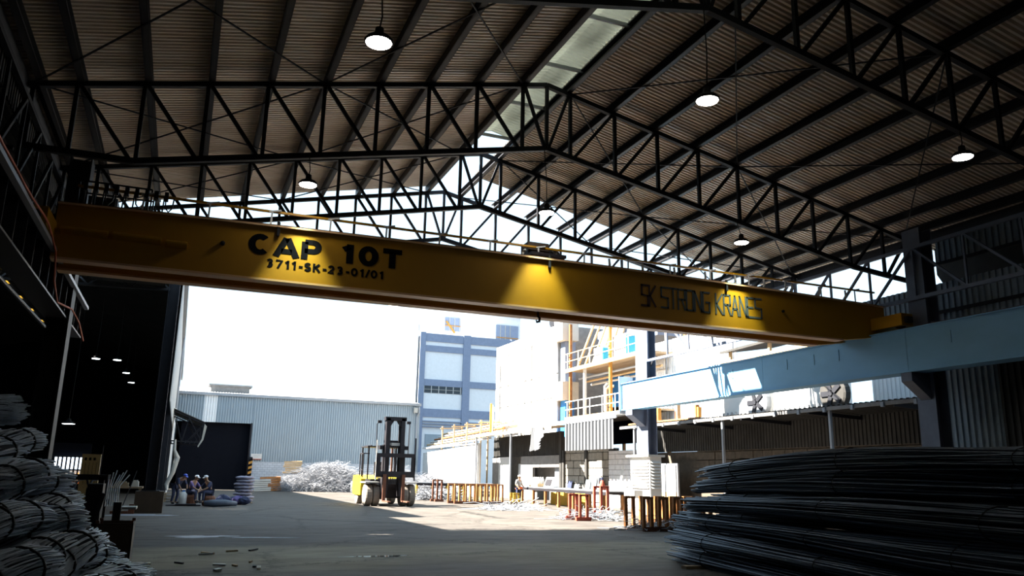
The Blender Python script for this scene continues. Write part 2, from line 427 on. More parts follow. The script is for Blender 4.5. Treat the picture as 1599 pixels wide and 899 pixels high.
hcol('hall_column', 'steel column at the right wall behind the rebar stack, nearest the camera', 20.15, 1.4, 9.15, .5, .62, M_colblue, corbel=(19.2, 19.9, 4.74))
hcol('hall_column', 'dark steel column behind the wire bundles on the left', -3.05, 22.0, 9.3, .5, .6, M_dark)
hcol('hall_column', 'dark steel column on the left, beside the camera', -3.05, 4.2, 9.3, .5, .6, M_dark)
t = hcol('yard_column', 'dark steel column on a rusty footing at the left building corner', -.85, 34.62, 9.6, .42, .5, M_dark, .8)
MB().box(-1.35, -.35, 34.1, 35.1, 0, .8).build('footing', M_bin, t)
t = thing('column_bracket', 'pair of small grey pipe brackets on the far sunlit column', 'bracket', (20.4, 32.0, 7))
for z in (7.1, 9.2): MB().bar((20.15, 32.05, z), (20.15, 31.6, z+.05), .08, .08).prism([(20.1, 32.1, z), (20.1, 31.75, z), (20.1, 32.1, z-.35)], (.04, 0, 0)).build('arm', M_dark, t)

# ------------------------------------------------------------------ runway beams
def runway_right():
    t = thing('crane_runway_beam', 'pale blue box girder of the crane runway along the right wall', 'runway beam', (19.5, 13, 4.76))
    cuts = [BACK, 1.4, 9.2, 16.9, 23.2, 28.0, 33.3]
    for a, b in zip(cuts[:-1], cuts[1:]):
        MB().box(19.25, 19.72, a+.006, b-.006, 4.78, 5.99).build('girder_plate', M_blue, t)
    MB().box(19.18, 19.80, BACK, 33.3, 5.99, 6.02).build('top_flange', M_blue, t)
    MB().box(19.18, 19.80, BACK, 33.3, 4.745, 4.78).build('bottom_flange', M_blue, t)
    MB().box(19.46, 19.54, BACK, 33.2, 6.02, 6.10).build('rail', M_rust2, t)
    MB().box(19.1, 19.85, 33.3, 33.34, 4.6, 6.35).build('end_plate', M_white, t)
    for y in (15.4, 19.5, 20.6, 21.9, 24.9):
        MB().box(19.235, 19.25, y, y+.05, 5.4, 5.75).build('welded_cleat', M_blue, t)
runway_right()
def runway_left():
    t = thing('crane_runway_beam', 'dark ribbed crane runway beam along the left columns', 'runway beam', (-3.1, 9, 5.14))
    MB().box(-3.1, -3.06, BACK, 24.9, 5.17, 5.97).build('web', M_dark, t)
    MB().box(-3.35, -2.85, BACK, 24.9, 5.97, 6.0).build('top_flange', M_dark, t)
    MB().box(-3.35, -2.86, BACK, 24.9, 5.13, 5.17).build('bottom_flange', M_purlin, t)
    MB().box(-3.12, -3.04, BACK, 24.8, 6.0, 6.08).build('rail', M_galv, t)
    y = 24.2
    while y > 6:
        MB().box(-3.06, -2.88, y, y+.015, 5.17, 5.97).build('stiffener', M_purlin, t); y -= .95
    MB().box(-2.84, -2.74, BACK, 24.7, 5.9, 5.98).build('conductor_tray', M_galv, t)
    return t
runway_left()
tag(MB().tube([(-2.9, BACK, 4.5), (-2.9, 19.1, 4.5)], .035, 8).build('wall_pipe', M_purlin), 'thin grey pipe running below the left runway beam', 'pipe')
pts = []
y = 4.
while y < 17.6: pts.append((-2.72+.03*math.sin(y*1.3), y, 6.02+.03*math.sin(y*2))); y += .6
pts += [(-2.72, 17.9, 5.85), (-2.70, 18.1, 5.3), (-2.66, 18.6, 4.95), (-2.5, 19.6, 5.0), (-2.42, 20.4, 4.85), (-2.42, 21.6, 4.6)]
tag(MB().tube(pts, .02, 6).build('power_cable', M_orangec), 'thin orange power cable sagging along the left runway', 'cable')

# ------------------------------------------------------------------ crane
def zc(x): u = (x-8.5)/11.4; return 6.93+.15*(1-u*u)     # cambered top
def strokes(txt, x, z, w, h, gap, t, y, mb):
    G = {'S': [[(1, 1), (0, 1), (0, .52), (1, .48), (1, 0), (0, 0)]], 'K': [[(0, 0), (0, 1)], [(1, 1), (.12, .5), (1, 0)]],
         'T': [[(0, 1), (1, 1)], [(.5, 1), (.5, 0)]], 'R': [[(0, 0), (0, 1), (1, 1), (1, .5), (.1, .5)], [(.55, .5), (1, 0)]],
         'O': [[(0, 0), (0, 1), (1, 1), (1, 0), (0, 0)]], 'N': [[(0, 0), (0, 1), (1, 0), (1, 1)]],
         'G': [[(1, 1), (0, 1), (0, 0), (1, 0), (1, .5), (.5, .5)]], 'A': [[(0, 0), (.5, 1), (1, 0)], [(.22, .33), (.78, .33)]],
         'E': [[(1, 1), (0, 1), (0, 0), (1, 0)], [(0, .5), (.85, .5)]]}
    for c in txt:
        if c == ' ': x += w*.75; continue
        for pl in G[c]:
            for a, b in zip(pl[:-1], pl[1:]):
                p = Vector((x+a[0]*w, y, z+a[1]*h)); q = Vector((x+b[0]*w, y, z+b[1]*h)); d = (q-p).normalized()*t*.45
                mb.bar(p-d, q+d, .006, t, Vector((0, 1, 0)).cross(q-p).normalized())
        x += w+gap
    return x
def arc(cx, cy, rx, ry, a0, a1, n=14):
    return [(cx+rx*math.cos(math.radians(a0+(a1-a0)*i/n)), cy+ry*math.sin(math.radians(a0+(a1-a0)*i/n))) for i in range(n+1)]
BOLD = {'C': [arc(.39, .5, .29, .4, 48, 312, 18)], 'A': [[(.02, .0), (.38, .96)], [(.42, .96), (.78, 0)], [(.2, .28), (.6, .28)]],
        'P': [[(.1, 0), (.1, .9)], [(.1, .9), (.42, .9)]+arc(.42, .665, .2, .235, 90, -90, 10)+[(.1, .43)]],
        '1': [[(.36, 0), (.36, 1)], [(.36, .86), (.1, .70)]], '0': [arc(.39, .5, .27, .4, 0, 360, 24)], 'T': [[(0, .9), (.78, .9)], [(.39, .9), (.39, 0)]],
        '3': [[(.12, .78)]+arc(.36, .7, .2, .2, 140, -90, 10)+arc(.36, .27, .24, .18, 90, -140, 10)], '7': [[(.05, .9), (.66, .9), (.28, 0)]],
        '-': [[(.08, .4), (.5, .4)]], 'S': [arc(.38, .71, .24, .19, 25, 270, 12)+arc(.38, .29, .26, .2, 90, -155, 12)],
        'K': [[(.1, 0), (.1, 1)], [(.68, .95), (.16, .45)], [(.3, .55), (.72, .0)]],
        '2': [arc(.38, .68, .24, .22, 165, -30, 10)+[(.12, .1), (.68, .1)]], '/': [[(.05, 0), (.4, 1)]]}
def bold_text(name, body, x, z, y, width, height, m_, parent, tk=.21):
    # one flat solid per letter stroke, joined per line of lettering
    adv = {'1': .72, '-': .64, '/': .56, ' ': .4}
    tot = sum(adv.get(c, .97) for c in body)-.19; kx = width/tot; kz = height; mb = MB(); px = 0.
    for c in body:
        for pl in BOLD.get(c, []):
            L = []; R = []
            n = len(pl)
            for i in range(n):
                p0 = pl[max(i-1, 0)]; p1 = pl[min(i+1, n-1)]
                if c in '0' and i in (0, n-1): p0 = pl[-2]; p1 = pl[1]
                dx, dz = p1[0]-p0[0], p1[1]-p0[1]; q = math.hypot(dx, dz) or 1
                nx, nz = -dz/q*tk/2, dx/q*tk/2
                k_ = 1.25 if 0 < i < n-1 and n < 5 else 1.
                L.append((pl[i][0]+nx*k_, pl[i][1]+nz*k_)); R.append((pl[i][0]-nx*k_, pl[i][1]-nz*k_))
            for i in range(n-1):
                poly = [L[i], L[i+1], R[i+1], R[i]]
                mb.prism([(x+(px+a)*kx, y, z+b*kz) for a, b in poly], (0, -.006, 0))
        px += adv.get(c, .97)
    o = mb.build(name, m_, parent); o['kind'] = 'stuff'; return o
def crane():
    t = thing('overhead_crane', 'yellow double girder overhead crane lettered CAP 10T and STRONG KRANES', 'crane', (8.5, 18.5, 5.77))
    def girder(y0, y1, name, x0, x1):
        xs = [x0+(x1-x0)*i/16 for i in range(17)]
        poly = [(x0, y0, 5.81), (x1-1.6, y0, 5.81), (x1-.15, y0, 6.02), (x1, y0, 6.05)]+[(x, y0, zc(x)) for x in xs[::-1]]
        g = MB().prism(poly, (0, y1-y0, 0)).build(name, M_yel, t)
        g['label'] = 'deep yellow box girder'
        MB().box(x0, x1-1.75, y0-.03, y1+.03, 5.765, 5.81).build('bottom_flange', M_yellit, g)
        m = MB()
        for a, b in zip(xs[:-1], xs[1:]): m.bar((a, (y0+y1)/2, zc(a)+.02), (b, (y0+y1)/2, zc(b)+.02), y1-y0+.12, .04)
        m.build('top_flange', M_yellit, g)
        m = MB()
        for a, b in zip(xs[:-1], xs[1:]): m.bar((a, (y0+y1)/2, zc(a)+.07), (b, (y0+y1)/2, zc(b)+.07), .06, .07)
        m.build('trolley_rail', M_rust2, g)
        return g
    g = girder(18.15, 18.42, 'front_girder', -2.85, 19.87)
    girder(19.2, 19.48, 'rear_girder', -2.85, 19.87)
    # lettering
    bold_text('lettering', 'CAP', .98, 6.36, 18.149, 1.62, .46, M_black, g, .25)['label'] = 'black lettering CAP'
    bold_text('lettering', '10T', 3.02, 6.38, 18.149, 1.46, .46, M_black, g, .27)['label'] = 'black lettering 10T'
    bold_text('lettering', '3711-SK-23-01/01', 1.38, 6.09, 18.149, 2.68, .19, M_black, g, .24)['label'] = 'black lettering 3711-SK-23-01/01'
    m = MB(); strokes('SK', 11.14, 6.17, .19, .56, .05, .055, 18.145, m); o = m.build('lettering', M_maroon, g); o['kind'] = 'stuff'; o['label'] = 'dark red letters SK'
    m = MB(); strokes('STRONG KRANES', 11.76, 6.17, .215, .56, .057, .05, 18.145, m); o = m.build('lettering', M_grey, g); o['kind'] = 'stuff'; o['label'] = 'grey letters STRONG KRANES'
    # ledges and lifting lug on the face
    for a, b, z in ((-2.72, -1.85, 6.36), (-1.75, -.82, 6.36), (-.72, -.3, 6.33)):
        MB().prism([(a, 18.15, z-.06), (a, 17.93, z+.0), (a, 17.93, z+.03), (a, 18.15, z+.12)], (b-a, 0, 0)).build('face_ledge', M_yel, g)
    MB().lathe((.42, 18.15, 6.5), [(.05, 0), (.05, -.06), (.02, -.07)], 10, 'Y').build('drain_plug', M_dark, g)
    MB().lathe((15.9, 18.15, 6.45), [(.04, 0), (.04, -.05), (.02, -.06)], 10, 'Y').build('drain_plug', M_dark, g)
    for x in (1.55, 8.35, 13.9): MB().box(x, x+.06, 18.1, 18.15, zc(x)-.2, zc(x)+.12).build('face_strap', M_dark, g)
    # end carriages
    for x0, x1, nm in ((-3.32, -2.82, 'end_carriage'), (19.28, 19.72, 'end_carriage')):
        c = MB().box(x0, x1, 17.0, 20.6, 6.16, 6.52).build(nm, M_yel, t)
        for y in (17.25, 20.3): MB().lathe(((x0+x1)/2-.08, y, 6.26), [(.16, 0), (.16, .16)], 16, 'X').build('wheel', M_rust2, c)
        MB().box(x0+.1, x1-.1, 16.9, 17.0, 6.24, 6.42).build('buffer', M_forkb, c)
    # festoon track with brackets
    tr = MB().box(-2.6, 20.0, 18.56, 18.62, 7.50, 7.55).build('festoon_track', M_yel, t)
    for i in range(16):
        x = -1.3+1.36*i
        MB().bar((x, 18.5, zc(x)+.03), (x+.02, 18.53, 7.5), .04, .02).bar((x-.05, 18.53, 7.5), (x+.22, 18.53, 7.56), .04, .035).build('track_bracket', M_white, tr)
    for i in range(9):
        x = 10.4+1.05*i
        if x > 19.6: break
        MB().tube([(x, 18.6, 7.48), (x+.02, 18.6, 7.3), (x-.06, 18.6, 7.12), (x-.2, 18.6, 7.06)], [.03, .035, .04, .025], 6).build('festoon_cable', M_offw, tr)
    for i in range(9):                                      # gathered cable loops at the left end
        x = -2.45+.2*i; d = .5+.18*math.sin(i*2.1)
        MB().tube([(x, 18.55, 7.5), (x+.01, 18.52, 7.5-d*.7), (x+.08, 18.5, 7.5-d), (x+.15, 18.52, 7.5-d*.7), (x+.17, 18.55, 7.5)], .018, 6).build('festoon_cable', M_cable, tr)
        MB().box(x-.03, x+.05, 18.5, 18.66, 7.44, 7.62).build('cable_trolley', M_dark, tr)
    # hoist trolley
    h = MB().box(7.95, 8.95, 18.3, 19.3, zc(8)+.16, zc(8)+.24).build('hoist_trolley', M_forkb, t)
    MB().box(8.02, 8.62, 18.7, 19.2, zc(8)+.24, zc(8)+.62).build('hoist_motor_box', M_bin, h)
    MB().lathe((8.66, 18.95, zc(8)+.38), [(.10, 0), (.15, .03), (.15, .32), (.09, .38)], 14, 'X').build('drum_cover', M_forkb, h)
    MB().tube([(8.72, 18.75, zc(8)+.5), (8.82, 18.7, zc(8)+.4), (8.8, 18.68, zc(8)+.2)], [.05, .06, .04], 8).build('hose', M_offw, h)
    MB().tube([(7.98, 18.8, zc(8)+.4), (7.88, 18.75, zc(8)+.32), (7.85, 18.7, zc(8)+.18)], [.04, .05, .03], 8).build('hose', M_offw, h)
    # hook block
    k = MB().lathe((8.37, 18.8, 5.86), [(.02, -.02), (.13, .0), (.16, .1), (.12, .2), (.03, .22)], 14, 'Z').build('hook_block', M_forkb, t)
    MB().tube([(8.37+.0, 18.8, 5.88), (8.37, 18.8, 5.72), (8.42, 18.8, 5.66), (8.41, 18.8, 5.58), (8.34, 18.8, 5.56), (8.31, 18.8, 5.62)], [.03, .03, .035, .035, .03, .012], 8).build('hook', M_forkb, k)
    for dx in (-.08, .08): MB().tube([(8.37+dx, 18.8, 6.0), (8.37+dx, 18.8, 7.2)], .008, 5).build('wire_rope', M_dark, k)
    # left access platform machinery
    p = MB().box(-2.7, -1.2, 19.5, 20.4, 6.95, 7.0).build('access_platform', M_dark, t)
    MB().box(-2.5, -1.9, 19.6, 20.2, 7.0, 7.65).build('control_cabinet', M_forkb, p)
    MB().lathe((-1.7, 19.9, 7.2), [(.12, 0), (.17, .03), (.17, .45), (.1, .5)], 14, 'X').build('travel_motor', M_forkb, p)
    for x in (-2.7, -1.2):
        for y in (19.5, 20.4): MB().bar((x, y, 7), (x, y, 7.95), .035, .035).build('guard_post', M_dark, p)
    for y in (20.4, 19.5): MB().bar((-2.7, y, 7.95), (-1.2, y, 7.95), .035, .035).build('guard_rail', M_dark, p)
crane()

# ------------------------------------------------------------------ high bay lamps
def lamp(x, y, z, ztie, label, ytie=None, power=260, cool=False, group='high bay lamps', size=60, r=.21):
    t = thing('high_bay_lamp', label, 'lamp', (x, y, z), group=group)
    MB().lathe((x, y, z), [(r, .0), (r*1.05, .03), (r*.8, .09), (r*.35, .13), (r*.3, .24), (.03, .26)], 20).build('housing', M_dark, t, smooth=True)
    MB().lathe((x, y, z-.012), [(r*.9, 0), (r*.93, .012)], 20).build('diffuser', M_lampc if cool else M_lamp, t)
    MB().tube([(x, y, z+.24), (x+.03, (y+(ytie or y))/2, (z+ztie)/2), (x, ytie or y, ztie)], .012, 5).build('cable', M_cable, t)
    if power:
        ld = bpy.data.lights.new('lamp_glow', 'SPOT'); ld.energy = power; ld.spot_size = math.radians(size); ld.spot_blend = .55
        ld.shadow_soft_size = .16; ld.color = (.86, 1, .72)
        lo = bpy.data.objects.new('lamp_glow', ld); C.objects.link(lo); lo.parent = t; lo.location = (0, 0, -.03)
    return t
for x, z, s in ((2.14, 7.9, 'left'), (8.06, 8.18, 'middle'), (14.4, 8.22, 'right')):
    lamp(x, 10.8, z, zbot(x), f'white round high bay lamp hanging in front of the crane, {s} of three', power=30)
for x, z, s in ((2.1, 8.0, 'above the lettering CAP'), (8.1, 8.2, 'above the hoist trolley'), (14.2, 8.2, 'above the lettering STRONG KRANES')):
    lamp(x, 17.72, z, zbot(x), f'white round high bay lamp hanging close over the girder {s}', ytie=17.9, power=420, size=58)

# ------------------------------------------------------------------ right wall of the hall
def sroot(name, label, loc):
    o = bpy.data.objects.new(name, None); C.objects.link(o); o.location = loc; return struct(o, label)
def sheets(parent, X, y0, y1, z0, z1, m_, nx=-1, wdt=.8, pitch=.2, depth=.04, name='wall_sheet', kind='trap'):
    y = y0
    while y < y1-.01:
        b = min(wdt, y1-y)
        MB().corr((X, y, z0), (0, 0, z1-z0), (0, b, 0), pitch, depth, (nx, 0, 0), kind).build(name, m_, parent); y += wdt
wr = sroot('wall_right', 'corrugated blue grey wall sheeting on the right side of the hall', (21.2, 8, 0))
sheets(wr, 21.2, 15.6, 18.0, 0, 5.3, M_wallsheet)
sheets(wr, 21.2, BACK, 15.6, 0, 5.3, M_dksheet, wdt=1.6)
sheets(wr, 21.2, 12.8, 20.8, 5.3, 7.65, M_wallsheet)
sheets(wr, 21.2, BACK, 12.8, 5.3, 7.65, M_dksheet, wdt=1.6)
sheets(wr, 21.25, BACK, 17.2, 8.25, 9.3, M_wallsheet)
for z in (5.3, 6.75, 8.25): MB().bar((21.14, BACK, z), (21.14, 17.6 if z > 8 else 20.8, z), .06, .1).build('girt', M_dark, wr)
ob = MB().prism([(22.4, BACK, 0), (22.4, 18.6, 0), (22.4, 18.6, 7.8), (22.4, 17.95, 7.86), (22.4, 18.2, 8.3), (22.4, 18.2, 10.2), (22.4, BACK, 10.2)], (.2, 0, 0)).build('wall_sky_block', M_dksheet)  # slab added outside the right wall to block the sky
struct(ob, 'dark slab added outside the right wall to block the sky above its sheeting')
ob = MB().box(-24, 24, BACK-.2, BACK, 0, 12.5).build('wall_back', M_darkin); struct(ob, 'near black wall behind the camera, unseen, added to keep the hall dark')  # unseen wall, added so the hall stays dark
wl = sroot('wall_left_sun_block', 'dark sheeting added above the left eave lattice to keep the sun out', (-3.9, 8, 8.6))  # sheeting added to stop sun coming in over the left bay roof
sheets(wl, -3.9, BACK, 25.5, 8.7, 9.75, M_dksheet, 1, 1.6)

# ------------------------------------------------------------------ adjoining dark bay on the left
def left_bay():
    c = sroot('ceiling_left_bay', 'dark corrugated roof of the adjoining bay on the left', (-12, 14, 9))
    holes = [(-5.9, 29.3, .55), (-7.3, 33.3, .5), (-6.4, 33.5, .35), (-5.9, 33.6, .35), (-8.1, 29.2, .6), (-10.2, 33.2, .6)]
    x0, x1 = -24, -3.9
    for i in range(14):
        a = x0+(x1-x0)*i/14; b = x0+(x1-x0)*(i+1)/14
        za, zb = 8.0+.045*(a+24), 8.0+.045*(b+24)
        if i in (9, 10, 11, 12):
            segs = [(BACK, 26.5), (27.4, 30.6), (31.5, 34.4)]
            for q0, q1 in ((26.5, 27.4), (30.6, 31.5)):
                MB().add([(a+.15, q0, za), (b-.15, q0, zb), (b-.15, q1, zb), (a+.15, q1, za)], [(0, 1, 2, 3)]).build('rooflight', M_skyy, c)
                MB().box(a-.001, a+.16, q0, q1, za-.02, zb+.02).box(b-.16, b+.001, q0, q1, za-.02, zb+.02).build('rooflight_frame', M_dksheet, c)
        else: segs = [(BACK, 34.4)]
        for q0, q1 in segs: MB().corr((a, q0, za), (0, q1-q0, 0), (b-a, 0, zb-za), .2, .04).build('roof_sheet', M_dksheet, c)
    MB().box(-3.9, -1.2, 25.6, 34.7, 8.88, 8.95).build('roof_sheet', M_dksheet, c)
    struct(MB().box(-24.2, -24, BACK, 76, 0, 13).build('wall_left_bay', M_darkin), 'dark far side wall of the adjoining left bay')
    for k, y in enumerate((12., 20., 28.)):
        t = thing('bay_truss', f'dim lattice truss in the dark left bay, {ORD[k]} beyond the wire bundles', 'roof truss', (-10, y, 7), group='trusses of the left bay')
        MB().bar((-17, y, 7.0), (-4.2, y, 7.6), .1, .1).build('bottom_chord', M_dark, t)
        MB().bar((-17, y, 8.1), (-4.2, y, 8.65), .1, .1).build('top_chord', M_dark, t)
        for i in range(8):
            x = -17+1.6*i; MB().bar((x, y, 7.0+.047*(x+17)), (x+1.6, y, 8.1+.047*(x+18.6)), .06, .06).build('web_member', M_dark, t)
left_bay()

# left building continuing into the yard
def left_building():
    c = sroot('wall_yard_left', 'white side wall of the left building with its gutter along the eave', (-.5, 55, 0))
    y = 35.0
    while y < 76:
        MB().corr((-.55, y, 4.3 if y < 60 else 0), (0, 0, 5.1 if y < 60 else 9.4), (0, 1.6, 0), .2, .04, (1, 0, 0)).build('wall_sheet', M_white, c); y += 1.6
    MB().bar((-.42, 34.8, 9.5), (-.42, 77, 9.5), .16, .18).build('gutter', M_galv, c)
    MB().tube([(-.40, 52, 9.4), (-.40, 52, 5.2)], .06, 8).build('downpipe', M_galv, c)
    for y in (43.5, 52, 60): MB().bar((-.7, y, 0), (-.7, y, 9.4), .3, .3).build('wall_post', M_dark, c)
    r = sroot('ceiling_left_building', 'dark roof of the left building', (-12, 55, 9.5))
    xs = [-.4, -8.2, -8.5, -8.8, -9.1, -9.5, -9.9, -12.]
    zr = lambda x: 9.62+(2.2/11.6)*(-.4-x)
    for i in range(10):
        y0 = 34.7+4.15*i
        MB().corr((-12, y0, 11.82), (-12.1, 0, -2.2), (0, 4.15, 0), .25, .05).build('roof_sheet', M_dksheet, r)
        if i not in (1, 2, 3, 4, 5, 6):
            MB().corr((-.4, y0, 9.62), (-11.6, 0, 2.2), (0, 4.15, 0), .25, .05).build('roof_sheet', M_dksheet, r); continue
        for k in range(7):
            p, q = xs[k], xs[k+1]
            for h0, h1 in (((0, 1.8), (2.6, 4.15)) if k in (1, 3, 5) else ((0, 4.15),)):
                MB().corr((p, y0+h0, zr(p)), (q-p, 0, zr(q)-zr(p)), (0, h1-h0, 0), .25, .05).build('roof_sheet', M_dksheet, r)
            if k in (1, 3, 5): MB().prism([(p+.02, y0+1.78, zr(p)), (q-.02, y0+1.78, zr(q)), (q-.02, y0+2.62, zr(q)), (p+.02, y0+2.62, zr(p))], (0, 0, .01)).build('rooflight', M_skyy, r)
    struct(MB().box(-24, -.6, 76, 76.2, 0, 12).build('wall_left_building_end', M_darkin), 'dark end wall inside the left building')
    t = thing('gable_truss', 'dim horizontal lattice truss above the entrance of the left building', 'roof truss', (-6, 34.6, 9))
    MB().bar((-13, 34.6, 8.35), (-1, 34.6, 8.75), .1, .1).build('bottom_chord', M_purlin, t)
    MB().bar((-13, 34.6, 9.3), (-1, 34.6, 9.5), .1, .1).build('top_chord', M_purlin, t)
    for i in range(8):
        x = -13+1.5*i; MB().bar((x, 34.6, 8.35+.033*i*1.5), (x+.75, 34.6, 9.35), .06, .06).bar((x+.75, 34.6, 9.35), (x+1.5, 34.6, 8.4+.033*i*1.5), .06, .06).build('web_member', M_purlin, t)
    for (x, y, z), s, pw in (((-4.35, 45, 7.0), 'upper left', 0), ((-3.38, 45, 7.0), 'upper right', 0), ((-3.27, 50.9, 7.0), 'middle', 0), ((-3.26, 56.5, 7.0), 'lowest', 0)):
        lamp(x, y, z, 9.62+.19*(-.4-x), f'small lit lamp in the dark left building, {s} of four', power=pw, cool=True, group='lamps in the left building', r=.2)
    lamp(-5.15, 45, 3.72, 10.5, 'larger bluish lamp glowing low above the lit window in the left building', power=120, cool=True, group='lamps in the left building', size=120, r=.3)
left_building()

def canopy_left():
    t = thing('lean_to_canopy', 'dark lean-to canopy with lattice bracket on the left building wall', 'canopy', (0, 55, 3))
    MB().corr((-.6, 52, 5.2), (1.9, 0, -.78), (0, 6, 0), .2, .04).build('roof_sheet', M_dksheet, t)
    for y in (52.1, 57.9):
        MB().bar((-.6, y, 5.1), (1.25, y, 4.35), .07, .07).bar((-.6, y, 3.3), (1.25, y, 3.25), .07, .07).bar((1.22, y, 3.25), (1.22, y, 4.35), .07, .07).build('bracket_frame', M_dark, t)
        for a, b in (((-.5, 5.05), (.1, 3.3)), ((.1, 3.3), (.4, 4.7)), ((.4, 3.3), (1.2, 4.3)), ((.4, 4.65), (1.2, 3.3))):
            MB().bar((a[0], y, a[1]), (b[0], y, b[1]), .05, .05).build('bracing', M_dark, t)
    for i in range(7): MB().bar((-.5+.28*i, 52.1, 3.35), (-.5+.28*i, 57.9, 3.35), .04, .05).build('slat', M_dark, t)
    MB().add([(1.28, 52, 4.35), (1.42, 52, 4.2), (1.30, 52, 3.4), (1.05, 52, 2.95), (1.0, 52.02, 3.0), (1.2, 52.02, 3.45)], [(0, 1, 2, 5), (2, 3, 4, 5)]).build('torn_fringe', M_offw, t)
canopy_left()
p = MB(); pts = [(-.25, 50, 3.3), (-.22, 50, 2.7), (-.05, 50.1, 2.3), (-.18, 50, 1.5), (-.45, 50, .8), (-.4, 49.9, .5)]
tag(MB().tube(pts, [.06, .08, .16, .12, .11, .05], 8).build('hanging_cloth_strip', M_offw), 'twisted whitish cloth strip hanging below the lean-to canopy', 'cloth')

# ------------------------------------------------------------------ far shed across the yard
def far_shed():
    Y = 78
    t = thing('storage_shed', 'pale blue clad shed with dark doorway across the yard', 'shed', (10, Y, 0))
    x = -.5
    while x < 21.8:
        b = min(1.1, 21.9-x)
        if x+b <= 6.0: z0 = 5.9
        else: z0 = 2.5
        x_end = x+b
        if x < 6.0 < x_end: b = 6.0-x; z0 = 5.9
        ms = M_panelw if .7 < x < 1.8 else M_shed
        MB().corr((x, Y, z0), (0, 0, 8.35-z0), (b, 0, 0), .22, .05, (0, -1, 0)).build('cladding_sheet', ms, t); x += b
    MB().box(6.0, 21.8, Y-.02, Y+.2, 0, 2.5).build('brick_base', M_brickw, t)
    MB().box(-.6, 22.0, Y-.25, Y+.0, 8.3, 8.55).build('gutter', M_galv, t)
    MB().corr((-.6, Y-.2, 8.5), (0, 22, 2.6), (22.6, 0, 0), .25, .05, (0, 0, 1)).build('roof_sheet', M_galv, t)
    MB().box(21.7, 21.95, Y+.05, Y+24, 0, 8.3).build('side_wall', M_shed, t)
    MB().box(-.7, -.5, Y+.05, Y+24, 0, 8.3).build('side_wall', M_shed, t)
    MB().box(-.7, 21.9, Y+20, Y+20.2, 0, 10.5).build('rear_wall', M_darkin, t)
    MB().box(5.9, 6.05, Y-.04, Y+.25, 0, 5.95).build('door_jamb', M_dark, t)
    MB().box(.0, 6.0, Y+.6, Y+.7, 0, 5.95).build('painted_door_shade', M_darkin, t)  # near black sheet painting the shade inside the doorway
    MB().tube([(21.75, Y-.3, 8.2), (21.75, Y-.3, 7.6), (21.6, Y-.12, 7.2), (21.6, Y-.12, 0)], .09, 8).build('downpipe', M_galv, t)
    MB().box(21.2, 21.6, Y-.4, Y-.1, 7.6, 8.1).build('hopper_head', M_offw, t)
    v = thing('roof_vent', 'brownish ridge vent box on the pale shed roof', 'vent', (3.9, 81, 8.6))
    MB().box(2.2, 5.7, 80.6, 82.2, 8.7, 9.45).build('body', M_conc, v); MB().box(2.0, 5.9, 80.4, 82.4, 9.45, 9.6).build('cap', M_conc, v)
    s = thing('sign_board', 'small white sign board with a red lower edge beside the dark doorway', 'sign', (6.6, Y-.12, 2.7))
    MB().box(6.15, 7.1, Y-.16, Y-.1, 2.75, 3.2).build('board', M_white, s); MB().box(6.15, 7.1, Y-.165, Y-.1, 2.68, 2.75).build('edge_strip', M_red, s)
    for k in range(2): MB().box(6.3, 6.95-.15*k, Y-.166, Y-.16, 3.03-.13*k, 3.06-.13*k).build('faint_line', M_galv, s)
    h = thing('hazard_post', 'orange and black striped guard post at the dark doorway', 'post', (6.15, Y-.4, 0))
    for i in range(9):
        z = .7+.22*i
        MB().prism([(5.98, Y-.45, z), (6.3, Y-.45, z+.12), (6.3, Y-.45, z+.34), (5.98, Y-.45, z+.22)], (0, .06, 0)).build('stripe', M_orange if i % 2 else M_black, h)
    MB().box(5.98, 6.3, Y-.39, Y-.3, 0, 2.9).build('post_plate', M_dark, h)
far_shed()

